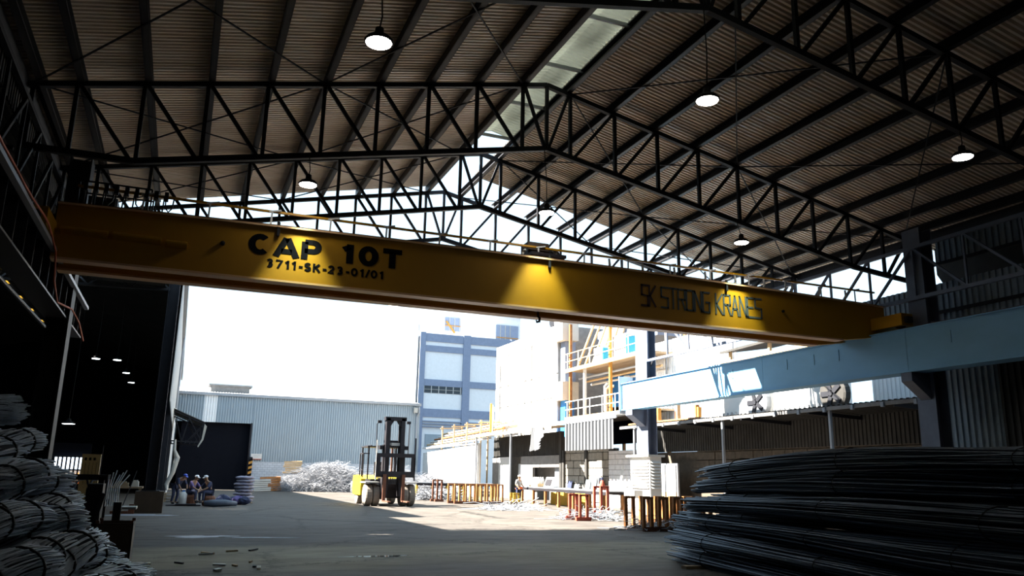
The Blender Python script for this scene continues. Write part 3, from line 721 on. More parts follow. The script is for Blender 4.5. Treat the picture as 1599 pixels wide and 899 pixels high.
# ------------------------------------------------------------------ factory behind
def factory():
    Y = 100.
    t = thing('factory_block', 'white factory with slate blue concrete frame behind the pale shed', 'building', (34, Y, 0))
    MB().box(27.75, 41, Y+.25, Y+11.6, 0, 19.4).build('front_wall', M_panelw, t)
    for x0, x1 in ((27.75, 28.5), (33.75, 34.75), (40.6, 41.4)): MB().box(x0, x1, Y, Y+.6, 0, 19.9).build('frame_column', M_frameb, t)
    for z0, z1 in ((18.75, 19.8), (17.4, 18.2), (12.9, 13.75), (8.9, 9.95)): MB().box(28.5, 40.6, Y+.1, Y+.5, z0, z1).build('frame_beam', M_frameb, t)
    for k in range(3): MB().box(28.5, 40.6, Y-.05, Y+.3, 7.6+.35*k, 7.72+.35*k).build('ledge', M_frameb, t)
    wn = MB().box(28.5, 33.7, Y+.2, Y+.3, 12.0, 12.9).build('window_band', M_glass, t)
    for i in range(6): MB().box(28.5+1.0*i, 28.58+1.0*i, Y+.12, Y+.24, 12.0, 12.9).build('mullion', M_white, wn)
    MB().box(28.5, 33.7, Y+.1, Y+.3, 12.42, 12.47).build('transom', M_offw, wn)
    MB().box(29, 33, Y+.1, Y+.26, 4.9, 6.7).build('lower_panel', M_shed, t)
    u = thing('factory_tower', 'taller white rear block of the factory with terrace openings', 'building', (36, 112, 19))
    MB().box(27.7, 47, 112.3, 150, 0, 27).build('wall', M_panelw, u)
    for x0, x1, z0, z1 in ((34.8, 37.2, 22.6, 24.6), (43., 46.6, 21.5, 24.2)):
        o = MB().box(x0, x1, 112.1, 112.35, z0, z1).build('opening', M_frameb, u)
        MB().box(x0, x1, 112.0, 112.12, z0+.7, z0+.82).build('rail', M_orange, o)
        for k in range(3): MB().box(x0+.6+.8*k, x0+.68+.8*k, 112.0, 112.12, z0, z1).build('mullion', M_offw, o)
    MB().bar((34.9, 112.0, 24.0), (36.3, 112.0, 22.3), .3, .2).build('orange_stair', M_orange, u)
    MB().box(40, 47.5, 111.5, 112.3, 25.7, 26.0).build('canopy_slab', M_frameb, u)
    s = thing('factory_side_wing', 'sunlit white side wing of the factory with small dark windows', 'building', (27.6, 135, 0))
    MB().box(27.55, 27.7, 100.6, 170, 0, 21).build('wall', M_white, s)
    for y, z, dy, dz in ((104.5, 18.0, 1., 1.6), (120.5, 19.5, 2., 1.2), (128, 20., 1.6, .8), (135, 18.8, 2., .8), (142, 17.2, 1.2, 1.8), (150, 16.6, 1.2, 1.6), (114, 15.6, .8, 1.4), (106, 17, .6, 1.2), (133, 14.2, 1.4, 1.6), (110, 20.2, 1.4, 1.)):
        w_ = MB().box(27.48, 27.56, y, y+dy, z, z+dz).build('window', M_frameb, s)
        MB().box(27.44, 27.5, y+dy*.45, y+dy*.55, z, z+dz).build('mullion', M_offw, w_)
    for y in (106, 113, 120, 128): MB().box(27.0, 27.55, y, y+5, 11.0-.02*y+1, 11.15-.02*y+1).build('sun_ledge', M_offw, s)
factory()

def white_block():
    t = thing('concrete_block_tower', 'sunlit white concrete building with panel joints right of the blue framed factory', 'building', (27, 57, 0))
    MB().box(25.14, 31, 52.6, 65, 4.62, 12.6).build('wall_core', M_conc, t)
    ys = [52.6, 57.2, 57.35, 63.2, 65]
    for a, b in ((52.65, 57.1), (57.4, 62.0), (62.25, 65)):
        for z0, z1 in ((4.6, 7.25), (7.33, 9.0), (9.08, 11.6), (11.68, 12.6)):
            MB().box(25.0, 25.12, a, b, z0, z1).build('wall_panel', M_white, t)
    for z0, z1 in ((11.3, 12.9), (7.0, 8.3)): MB().box(24.8, 26.1, 51.3, 52.7, z0, z1).build('corner_block', M_offw, t)
    MB().box(25.25, 25.9, 51.8, 52.5, 8.3, 11.3).build('corner_post', M_frameb, t); MB().box(25.25, 25.9, 51.7, 52.5, 4.4, 7.0).build('corner_post', M_bluep, t)
    MB().box(26, 26.4, 52.4, 52.6, 5, 12).build('edge_strip', M_frameb, t)
    MB().tube([(24.8, 58.6, 4.5), (24.8, 58.6, 12.5)], .1, 8).build('downpipe', M_offw, t)
    MB().tube([(24.85, 64, 4.5), (24.85, 64, 11)], .12, 8).build('downpipe', M_offw, t)
    f = thing('roof_fan', 'small round fan frame on the white concrete building', 'fan', (25.6, 54.8, 12.6))
    MB().lathe((25.6, 54.6, 13.3), [(.5, -.1), (.6, 0), (.5, .1)], 16, 'X').build('ring', M_dark, f)
    MB().bar((25.6, 54.6, 12.6), (25.6, 54.6, 13.8), .06, .06).bar((25.6, 54.1, 13.2), (25.6, 55.1, 13.4), .06, .06).build('stand', M_dark, f)
white_block()

def platform():
    t = thing('pipe_platform', 'two storey steel platform with railings above the right yard', 'platform', (27.5, 46, 0))
    for z in (9.1, 5.7):
        d = MB().box(25.0, 30, 40.5, 51.2, z-.12, z).build('deck', M_wood, t)
        MB().bar((25, 40.5, z-.1), (25, 51.2, z-.1), .12, .25).build('edge_beam', M_tan, d)
        for h in (.55, 1.1): MB().bar((25, 40.5, z+h), (25, 51.2, z+h), .05, .05).build('rail', M_tan if z > 6 else M_white, d)
        for i in range(7): MB().bar((25, 40.7+1.7*i, z), (25, 40.7+1.7*i, z+1.15), .05, .05).build('rail_post', M_white, d)
    for y, m_ in ((41.2, M_tan), (45.2, M_orange), (48.8, M_white), (51., M_rust)):
        for x in (25.3, 29.6): MB().bar((x, y, 0), (x, y, 12.4 if y < 46 or y > 50 else 9), .18, .18).build('post', m_, t)
    MB().box(27.5, 30, 43, 51, 10.6, 12.0).build('grey_fascia', M_frameb, t)
    MB().box(28.5, 28.7, 41, 51.5, 6.6, 8.7).build('blue_back_panel', M_bluep, t)
    MB().box(28.8, 29.0, 41, 51.5, 4.0, 6.6).build('dark_back_panel', M_darkin, t)
    for k in range(6): MB().bar((25.6+.3*k, 50.6-.5*k, 9.1), (25.9+.3*k, 48.4-.35*k, 12.2), .12, .12).build('inclined_strut', M_tan, t)
    for y, w_ in ((44.4, 1.8), (47.2, 1.3)):
        q = thing('storage_tank', ('larger' if w_ > 1.5 else 'smaller')+' white and turquoise square tank on the upper platform', 'tank', (26.2, y, 9.1), group='tanks on the platform')
        MB().box(25.5, 26.9, y-w_/2, y+w_/2, 9.1, 9.1+w_*.85).build('tank_body', M_white, q)
        MB().box(25.45, 26.9, y-w_/2-.12, y-w_/2, 9.15, 9.1+w_*.75).build('turquoise_side', M_cyan, q)
        MB().lathe((26.2, y, 9.1+w_*.85), [(.25, 0), (.25, .12)], 12).build('lid', M_white, q)
    m_ = [M_white, M_tan, M_galv, M_white, M_orange, M_white, M_tan, M_white]
    for k in range(8):
        y = 41.2+.85*k; x = 25.6+.35*(k % 3)
        q = MB().tube([(x, y, 5.7), (x, y, 7.3+.3*(k % 3)), (x+.15, y-.1, 7.5+.3*(k % 3)), (x+.4, y-.3, 7.5+.3*(k % 3))], .09, 8).build('process_pipe', m_[k])
        tag(q, f'bent {"white" if m_[k] is M_white else "tan" if m_[k] is M_tan else "orange" if m_[k] is M_orange else "grey"} process pipe on the lower platform, {ORD[k]} from the sunlit column', 'pipe', 'pipes on the lower platform')
    for k in range(3):
        q = MB().tube([(26.+.5*k, 41, 8.5-.18*k), (26.+.5*k, 51, 8.5-.18*k)], .08, 8).build('process_pipe', (M_galv, M_tan, M_white)[k])
        tag(q, f'straight {("grey", "tan", "white")[k]} pipe slung under the upper platform deck', 'pipe', 'pipes under the upper platform')
    r = MB().box(28, 28.2, 36.5, 40.9, 6, 12.6).build('rusty_sheet_wall', M_rust)
    r = tag(r, 'rust streaked sheet wall beside the far sunlit column', 'wall')
    q = sroot('wall_pale_cladding', 'pale corrugated sheet wall behind the far right runway beam', (27, 39, 5))
    sheets(q, 27, 34.5, 43, 5, 9.9, M_panelw, -1, 1.0, .25, .05, 'cladding_sheet')
    for k in range(6): MB().bar((26.8, 34.6+1.6*k, 5), (26.8, 34.6+1.6*k, 11.5), .08, .08).build('wall_post', M_galv, q)
platform()

# ------------------------------------------------------------------ right yard buildings
def rcanopy():
    # far canopy
    t = thing('yard_canopy', 'rusty edged flat canopy with slim posts at the far right of the yard', 'canopy', (23, 54, 0))
    MB().prism([(22, 47, 4.75), (22, 62, 4.75), (24.6, 62, 5.0), (24.6, 47, 5.0)], (0, 0, .08)).build('roof_slab', M_tan, t)
    MB().bar((22, 47, 4.72), (22, 62, 4.72), .08, .2).build('fascia', M_wood, t)
    for y in (54.2, 61.5): MB().bar((22.1, y, 0), (22.1, y, 4.65), .11, .11).build('post', M_galv, t)
    wl_ = thing('workshop_front', 'grey sheeted workshop front with open bay under the far canopy', 'building', (24.3, 52, 0))
    sheets(wl_, 24.2, 49.9, 63, 3.1, 4.7, M_dksheet, -1, 1.4, .22, .05, 'upper_sheet')
    MB().box(24.1, 24.3, 59.4, 61.6, 0, 3.1).build('white_panel', M_white, wl_)
    MB().box(24.1, 24.3, 54.8, 57.0, 0, 3.1).build('grey_pier', M_conc, wl_)
    MB().box(24.1, 24.3, 61.6, 63, 0, 3.1).build('grey_pier', M_conc, wl_)
    MB().box(25.0, 25.1, 56.6, 59.6, .8, 2.6).build('inner_window', M_panelw, wl_)
    MB().box(25.3, 25.5, 49.5, 63, 0, 4.6).build('rear_wall', M_conc, wl_)
    MB().box(24.1, 24.3, 50.2, 54.8, 2.3, 3.1).build('lintel', M_conc, wl_)
    MB().box(24.4, 24.5, 50.0, 51.6, 0, 2.3).build('side_screen', M_galv, wl_)
    MB().bar((24.15, 50.0, 0), (24.15, 50.0, 4.7), .25, .3).build('steel_pier', M_dksheet, wl_)
    # light eaves board and awnings
    e = thing('white_eaves_roof', 'long white flat eaves roof above the stone wall', 'canopy', (23.3, 42, 4.9))
    MB().prism([(22, 38.7, 5.0), (22, 48, 4.95), (24.8, 48, 5.3), (24.8, 38.7, 5.35)], (0, 0, .09)).build('roof_slab', M_white, e)
    MB().bar((22, 38.7, 4.95), (22, 48, 4.9), .06, .2).build('fascia', M_galv, e)
    a = MB().corr((22.02, 39.1, 3.2), (0, 0, 1.68), (0, 5.9, 0), .42, .09, (-1, 0, 0)).build('hanging_sheet', M_galv2)
    tag(a, 'large grey corrugated sheet hanging below the white eaves', 'metal sheet')
    m = MB(); n = 14
    for i in range(n+1):
        f = i/n; y = 49.9-2.9*f; zig = .16*(i % 2)
        m.v += [Vector((21.95-zig, 49.9-1.6*f, 4.85)), Vector((21.7-zig+.3*math.sin(f*5), y, 3.35+.8*f*f-.1*(i % 2)))]
    m.f += [(2*i, 2*i+1, 2*i+3, 2*i+2) for i in range(n)]
    tag(m.build('crumpled_sheet', M_galv2), 'crumpled bluish sheet dangling from the canopy edge above the worker', 'metal sheet')
    # near canopy
    c = thing('yard_canopy', 'dark corrugated lean-to canopy with slim posts behind the rebar stack', 'canopy', (23.3, 28, 0))
    MB().corr((21.9, 18.7, 4.32), (2.9, 0, -.12), (0, 19.5, 0), .25, .05).build('roof_sheet', M_dksheet, c)
    MB().bar((21.95, 18.7, 4.26), (21.95, 38.2, 4.26), .08, .13).build('fascia', M_conc, c)
    for y in (23.0, 29.4, 36.9): MB().bar((22.05, y, 0), (22.05, y, 4.2), .1, .1).build('post', M_galv, c)
    for y in (20, 24, 28, 32, 36): MB().bar((21.95, y, 4.2), (24.7, y, 4.08), .08, .14).build('rafter', M_dark, c)
    for k in range(14): MB().box(21.86, 21.95, 19+1.35*k, 19.12+1.35*k, 4.14, 4.3).build('gutter_clip', M_galv, c)
    b = sroot('wall_yard_right', 'brown sheeted wall over rough stone under the dark lean-to canopy', (24.6, 28, 0))
    sheets(b, 24.6, 18.7, 40, 3.05, 4.25, M_dksheet, -1, 1.4, .2, .04)
    MB().box(24.75, 24.9, 18.2, 40, 0, 3.05).build('core', M_stone2, b)
    r2 = random.Random(3)
    z = 1.4
    while z < 3.0:
        y = 18.3+r2.random()*.4
        while y < 35:
            l_ = .45+.5*r2.random(); MB().box(24.6+.05*r2.random(), 24.76, y+.015, y+l_-.015, z+.015, z+.38).build('stone_block', M_stone2, b); y += l_
        z += .4
    # stone wall under white eaves
    s = sroot('wall_yard_stone', 'cream stone block wall behind the long workbench', (24.2, 42, 0))
    MB().box(24.25, 24.5, 42.8, 49.9, 0, 3.4).build('core', M_dksheet, s)
    z = .3
    while z < 3.2:
        y = 43.2+r2.random()*.5
        while y < 49.2:
            l_ = .55+.6*r2.random(); MB().box(24.1+.07*r2.random(), 24.26, y+.02, min(y+l_, 49.5)-.02, z+.02, z+.46).build('stone_block', M_stone, s); y += l_
        z += .48
    for y in (42.9, 46.1, 49.4): MB().box(24.0, 24.2, y, y+.3, 0, 3.4).build('dark_pier', M_dksheet, s)
    wb = sroot('wall_yard_white_block', 'whitewashed block wall in sunlight beside the white door', (23.6, 38.2, 0))
    MB().box(23.75, 23.9, 37.9, 42.6, 0, 3.2).build('core', M_conc, wb)
    z = 0.; k = 0
    while z < 3.1:
        y = 37.9-.3*(k % 2)
        while y < 42.5: MB().box(23.66, 23.76, max(y, 37.9)+.016, min(y+.6, 42.6)-.016, z+.012, min(z+.3, 3.2)-.012).build('wall_block', M_blockw, wb); y += .6
        z += .3; k += 1
    d = thing('door_1', 'white door with tan lower panel in the right yard wall', 'door', (23.6, 36.5, 0)); d['kind'] = 'structure'
    MB().box(23.55, 23.62, 35.45, 37.5, 1.0, 2.35).build('upper_leaf', M_white, d); MB().box(23.55, 23.62, 35.45, 37.5, 0, 1.0).build('lower_panel', M_tan, d)
    MB().box(23.62, 23.72, 35.35, 37.6, 0, 2.42).build('frame', M_galv, d)
rcanopy()

def kiosk():
    t = thing('louvred_enclosure', 'white louvred enclosure round the foot of the far sunlit column', 'enclosure', (20.2, 32.6, 0))
    MB().box(19.85, 20.45, 31.9, 33.6, 0, 2.6).build('casing', M_white, t)
    MB().box(19.7, 20.6, 31.8, 33.8, 2.6, 2.7).build('top_plate', M_offw, t)
    for k in range(9):
        z = 1.25+.14*k
        MB().prism([(19.85, 32.0, z), (19.78, 32.0, z-.05), (19.85, 32.0, z+.06)], (0, 1.5, 0)).build('louvre_slat', M_white, t)
        MB().prism([(19.9, 31.9, z), (19.9, 31.83, z-.05), (19.9, 31.9, z+.06)], (.5, 0, 0)).build('louvre_slat', M_white, t)
    MB().box(19.83, 19.86, 32.6, 33.3, .75, 1.1).build('dark_vent', M_dksheet, t)
    for k in range(6):
        m_ = (M_rust, M_white, M_tan, M_rust2, M_white, M_orange)[k]
        q = MB().tube([(22.4+.28*k, 31.6, 4.43-.01*k), (22.4+.28*k, 34.5, 4.44-.01*k), (22.4+.28*k, 38, 4.43-.01*k)], .075, 8).build('canopy_pipe', m_)
        tag(q, f'{("rusty", "white", "tan", "brown", "white", "orange")[k]} pipe lying along the dark canopy roof, {ORD[k]} from its edge', 'pipe', 'pipes on the canopy roof')
kiosk()
def cooling():
    for y0, y1, s in ((25.4, 28.3, 'nearer'), (28.9, 31.9, 'farther')):
        t = thing('roof_cooling_unit', f'white flat cooling unit with round fan on the dark canopy, {s} one', 'cooling unit', (24.4, (y0+y1)/2, 4.3), group='cooling units on the canopy')
        MB().box(24.0, 25.6, y0, y1, 4.35, 5.75).build('casing', M_white, t)
        for i in range(10): MB().box(23.9, 23.98, y0+.1+(y1-y0-.2)*i/9, y0+.13+(y1-y0-.2)*i/9, 4.4, 4.75).build('grille_bar', M_galv, t)
    for y, s in ((29.2, 'farther half round'), (24.6, 'nearer dark')):
        t = thing('exhaust_fan', f'{s} exhaust fan guard beside the white cooling units', 'fan', (23.9, y, 4.4), group='exhaust fans on the canopy')
        MB().lathe((23.75, y, 5.05), [(.62, 0), (.7, .05), (.7, .3)], 20, 'X').build('shroud', M_galv if y > 26 else M_dksheet, t)
        for k in range(5):
            a = k*2*PI/5; MB().bar((23.72, y, 5.05), (23.72, y+.55*math.cos(a), 5.05+.55*math.sin(a)), .05, .2).build('blade', M_dark, t)
        MB().lathe((23.66, y, 5.05), [(.1, 0), (.1, .08)], 10, 'X').build('hub', M_dark, t)
    q = sroot('wall_pale_cladding_near', 'pale ribbed wall sheet above the dark canopy', (24.9, 22, 4.3))
    sheets(q, 24.9, 20.6, 23.6, 4.3, 6.0, M_panelw, -1, 1.0, .2, .04, 'cladding_sheet')
    sheets(q, 24.8, 18.0, 20.6, 4.3, 6.6, M_wallsheet, -1, 1.3, .2, .04, 'cladding_sheet')
    for k in range(5):
        g = MB().bar((23.4+.5*(k % 2), 33.0+.9*k, 4.35), (23.4+.5*(k % 2), 33.0+.9*k, 5.1+.2*(k % 3)), .2, .12).build('rooftop_stub', (M_orange, M_rust, M_tan, M_rust2, M_orange)[k])
        tag(g, f'{("orange", "rusty", "tan", "brown", "orange")[k]} steel stub standing on the dark canopy, {ORD[k]} from the cooling units', 'steel stub', 'steel stubs on the canopy')
    g = thing('rooftop_shelter', 'dark flat shelter roof on posts behind the right runway beam', 'shelter', (27, 30, 6))
    MB().prism([(25.5, 27, 8.2), (25.5, 34, 8.0), (29, 34, 8.6), (29, 27, 8.8)], (0, 0, .12)).build('roof_slab', M_dksheet, g)
    for y in (27.5, 30.5, 33.5): MB().bar((25.8, y, 0), (25.8, y, 8.1), .14, .14).build('post', M_tan, g)
    MB().bar((25.6, 27, 7.6), (25.6, 34, 7.5), .1, .2).build('beam', M_tan, g)
cooling()
def white_boundary():
    o = sroot('wall_yard_far', 'sunlit white boundary wall of the far yard', (22.3, 68, 0))
    MB().prism([(22.3, 61.8, 0), (22.3, 77.5, 0), (22.3, 77.5, 3.7), (22.3, 61.8, 4.1)], (.25, 0, 0)).build('wall_face', M_white, o)
    MB().box(22.2, 22.6, 61.8, 77.5, 4.1, 4.2).build('coping', M_white, o)
    for k in range(6):
        z = 4.35+.28*k; x = 22.75+.38*k
        q = MB().tube([(x, 60, z+.2), (x, 68, z+.05), (x, 79, z-.1)], .07+.02*(k % 2), 8).build('overhead_pipe', (M_white, M_tan, M_offw, M_rust, M_white, M_tan)[k])
        tag(q, f'{("white", "tan", "cream", "rusty", "white", "tan")[k]} pipe on the rack behind the white boundary wall, {ORD[k]} from the bottom', 'pipe', 'pipes on the far rack')
    t = thing('pipe_rack', 'steel rack carrying pipes behind the white boundary wall', 'rack', (24, 68, 0))
    for y in (62.5, 66, 69.5, 73): MB().bar((22.8, y, 0), (22.8, y, 6.1), .12, .12).bar((24.75, y, 0), (24.75, y, 6.1), .12, .12).bar((22.6, y, 5.9), (24.85, y, 6.0), .1, .1).build('rack_frame', M_tan, t)
    for k in range(3):
        q = MB().tube([(22.9+.6*k, 60.5+1.3*k, 5), (22.9+.6*k, 60.5+1.3*k, 7.3)], .09, 10).build('standpipe', (M_orange, M_white, M_shed)[k])
        tag(q, f'upright {("orange", "white", "bluish")[k]} standpipe on the far canopy end', 'pipe', 'standpipes on the far canopy')
white_boundary()

# ------------------------------------------------------------------ rebar stack on the right
def rebar_bundle(label, p_end, dirv, L, nb, rad, sag, seed, hump=0., flat=.55):
    r_ = random.Random(seed); p_end = Vector(p_end); d = Vector(dirv).normalized(); side = Vector((-d.y, d.x, 0))
    t = thing('rebar_bundle', label, 'rebar bundle', p_end+Vector((0, 0, -rad*flat)), group='rebar bundles in the stack')
    m = MB()
    for i in range(nb):
        a = r_.random()*2*PI; q = math.sqrt(r_.random())*rad; ox = q*math.cos(a); oz = q*math.sin(a)*flat
        st = r_.uniform(-.12, .12)+(r_.uniform(.2, .9) if r_.random() < .15 else 0); pts = []; ph = r_.random()*6; w_ = r_.uniform(.2, 1.)
        n = 12
        for k in range(n+1):
            f = k/n; s_ = st+f*L
            dz = sag*math.sin(PI*min(1, f*1.15))+hump*math.sin(PI*f*2.2)+.025*w_*math.sin(ph+f*9)
            spread = 1+.25*math.sin(f*7+seed)
            pts.append(p_end+d*s_+side*(ox*spread+.02*w_*math.sin(ph*2+f*7))+Vector((0, 0, oz*spread+dz)))
        m.tube(pts, .0135, 4, True)
    b = m.build('bars', M_rebar, t); b['kind'] = 'stuff'
    for f in (.12, .38, .63, .86):
        k = f*L; dz = sag*math.sin(PI*min(1, f*1.15))+hump*math.sin(PI*f*2.2); c = p_end+d*k+Vector((0, 0, dz)); sp = 1.06+.25*math.sin(f*7+seed)
        MB().tube([c+side*(rad*sp*math.cos(a))+Vector((0, 0, rad*sp*flat*math.sin(a))) for a in [2*PI*j/14 for j in range(15)]], .008, 4).build('tie_wire', M_tie, t)
def rebar_stack():
    D = Vector((-.13, -1, 0))
    names = ['bottom', 'second', 'third', 'fourth', 'fifth', 'sixth']
    zs = [.17, .47, .80, 1.13, 1.45, 1.74]
    for k, z in enumerate(zs):
        off = (.0, -.12, .12, .05, .22, .35)[k]
        rebar_bundle(f'long rebar bundle on the left face of the stack, {names[k]} from the floor', (9.75+off, 14.5-.1*k+(.3 if k == 2 else 0), z), D+Vector((.02*math.sin(k*2.), 0, -.004*(2-k))), 12.2, 70, .30, (-.03, -.06, -.05, .04, .1, .12)[k], k+1, .02)
        rebar_bundle(f'long rebar bundle in the middle of the stack, {names[k]} from the floor', (10.55+off, 14.7-.15*k, z+.05), D, 12.2, 55, .32, (-.02, -.04, .02, .05, .1, .13)[k], k+11, .02)
        if k > 2: rebar_bundle(f'long rebar bundle at the right side of the stack, {names[k]} from the floor', (11.35+off, 14.3+.1*k, z+.08), D, 12.2, 45, .32, (.02, .02, .02, .06, .14, .2)[k], k+21, .02)
    for y in (13.2, 9.5, 5.5):
        tag(MB().box(9.0-(14-y)*.13, 12.4-(14-y)*.13, y-.08, y+.08, 0, .05).build('timber_bearer', M_wood), f'timber bearer under the rebar stack, {"farthest" if y > 12 else "middle" if y > 8 else "nearest"} of three', 'timber', 'bearers under the rebar')
rebar_stack()

# ------------------------------------------------------------------ heap of tie wire hanks on the left
def wire_hank(name_, label, c, az, tilt, L, R, seed, nw=72):
    """hank of cut wires: a sheaf, drooping at both ends, bound twice"""
    r_ = random.Random(seed); c = Vector(c)
    ax = Vector((math.cos(az)*math.cos(tilt), math.sin(az)*math.cos(tilt), math.sin(tilt)))
    sd_ = ax.cross(Vector((0, 0, 1))).normalized(); up = sd_.cross(ax)
    t = thing('wire_hank', label, 'wire bundle', c-up*R*.6, group='wire hanks in the heap')
    core = MB(); wires = MB()
    prof = lambda f: (1-.14*abs(2*f-1)**2.2)*(1-.07*math.exp(-((f-.33)/.06)**2)-.07*math.exp(-((f-.72)/.06)**2))
    def pt(f, a, q):
        w_ = prof(f); return c+ax*((f-.5)*L)+sd_*(q*R*w_*math.cos(a))+up*(q*R*.72*w_*math.sin(a)-R*.32*abs(2*f-1)**2.2)
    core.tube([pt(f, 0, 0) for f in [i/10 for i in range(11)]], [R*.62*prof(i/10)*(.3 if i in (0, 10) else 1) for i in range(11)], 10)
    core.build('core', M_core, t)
    for i in range(nw):
        a = r_.uniform(-.35*PI, 1.35*PI); q = r_.uniform(.78, 1.05); f0 = r_.uniform(0, .07); f1 = 1-r_.uniform(0, .07); tw = r_.uniform(-.5, .5)
        wires.tube([pt(f0+(f1-f0)*k/9, a+tw*(k/9-.5), q*r_.uniform(.97, 1.04)) for k in range(10)], .0085, 3, False)
    o = wires.build('wires', M_wire, t); o['kind'] = 'stuff'
    for f in (.33, .72):
        MB().tube([pt(f, 2*PI*j/16, 1.08) for j in range(17)], .013, 5).build('binding', M_tie, t)
def hank_heap():
    r_ = random.Random(21); k = 0; cx, cy = -2.9, 9.4
    hh = ['top', 'second', 'third', 'fourth', 'fifth', 'sixth', 'seventh', 'bottom']
    for ri in range(10):
        rr = .02+.29*ri; z = 3.12-.335*ri; n = max(1, int(2*PI*rr*1.1/.40)); js = 0
        for j in range(n):
            a = -PI*.75+2*PI*(j+.5*(ri % 2))/n; x = cx+rr*math.cos(a); y = cy+rr*1.25*math.sin(a)
            if x < -.178*y-.55 or y > cy+1.9 or js > 16: continue
            wire_hank('h', f'grey tie wire hank in the left heap, {ORD[ri]} layer from the top, {ORD[js]} anticlockwise', (x+r_.uniform(-.06, .06), y+r_.uniform(-.1, .1), z+r_.uniform(-.05, .06)), r_.uniform(.8, 1.35), r_.uniform(.05, .38), r_.uniform(.9, 1.2), r_.uniform(.19, .235), 100+k); k += 1; js += 1
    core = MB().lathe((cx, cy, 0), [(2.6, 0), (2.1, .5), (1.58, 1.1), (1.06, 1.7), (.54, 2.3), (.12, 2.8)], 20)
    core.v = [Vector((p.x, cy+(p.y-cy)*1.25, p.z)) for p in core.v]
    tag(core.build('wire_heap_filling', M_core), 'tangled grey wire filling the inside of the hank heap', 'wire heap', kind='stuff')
hank_heap()

# ------------------------------------------------------------------ left interior objects
def bin_():
    t = thing('steel_bin', 'dark brown open steel bin beside the wire heap', 'bin', (-.75, 14.1, 0))
    x0, x1, y0, y1 = -1.05, -.52, 13.9, 14.7
    for n_, b in (('front_panel', (x0, x1, y0, y0+.02, .06, .8)), ('rear_panel', (x0, x1, y1-.02, y1, .06, .8)), ('side_panel', (x0, x0+.02, y0, y1, .06, .8)), ('side_panel', (x1-.02, x1, y0, y1, .06, .8)), ('floor_panel', (x0, x1, y0, y1, .04, .06))):
        MB().box(*b).build(n_, M_bin, t)
    for x in (x0+.03, x1-.03):
        for y in (y0+.03, y1-.03): MB().bar((x, y, 0), (x, y, .84), .05, .05).build('corner_post', M_rust2, t)
    MB().bar((-.82, 14.72, .4), (-.82, 14.72, 1.08), .12, .05).build('upright_lug', M_forkb, t)
bin_()
def bar_rack():
    t = thing('bar_rack', 'dark trestle rack holding bent bars behind the wire heap', 'rack', (-1.9, 16.6, 0))
    for x in (-2.6, -1.9, -1.2):
        for y in (16.1, 17.2): MB().bar((x, y, 0), (x, y, 1.45), .09, .09).build('leg', M_forkb, t)
    for z in (.5, 1.0, 1.45):
        for y in (16.1, 17.2): MB().bar((-2.7, y, z), (-1.1, y, z), .09, .09).build('beam', M_forkb, t)
    MB().box(-2.6, -1.15, 16.1, 17.2, .95, 1.0).build('shelf', M_forkb, t)
    for k in range(6):
        x = -2.5+.22*k
        q = MB().tube([(x, 16.0, 1.02), (x, 16.0, 1.25), (x+.05, 16.2, 1.4), (x+.15, 16.5, 1.42), (x+.2, 16.7, 1.2), (x+.2, 16.7, 1.0)], .018, 6).build('bent_bar', M_rebar)
        tag(q, f'bent steel hoop bar on the dark trestle rack, {ORD[k]} from the left', 'steel bar', 'hoop bars on the rack')
    for k in range(7):
        q = MB().tube([(-1.12+.03*k, 16.4+.05*k, .95), (-1.12+.03*k, 16.4+.06*k, 1.3), (-1.1+.05*k, 16.4+.08*k, 1.5+.04*(k % 3))], .01, 5).build('upright_wire', M_wire)
        tag(q, f'pale wire rod standing at the right end of the trestle rack, {ORD[k]} from the left', 'wire rod', 'wire rods at the rack end')
    MB().box(-.98, -.6, 16.3, 16.9, .9, .94).build('side_shelf', M_galv, t)
    tag(MB().box(-1.35, -1.12, 15.5, 16.0, 0, 1.35).bar((-1.3, 15.5, .2), (-1.1, 15.5, 1.2), .08, .08).build('bending_machine', M_forkb), 'black bar bending machine stand beside the trestle rack', 'machine')
bar_rack()
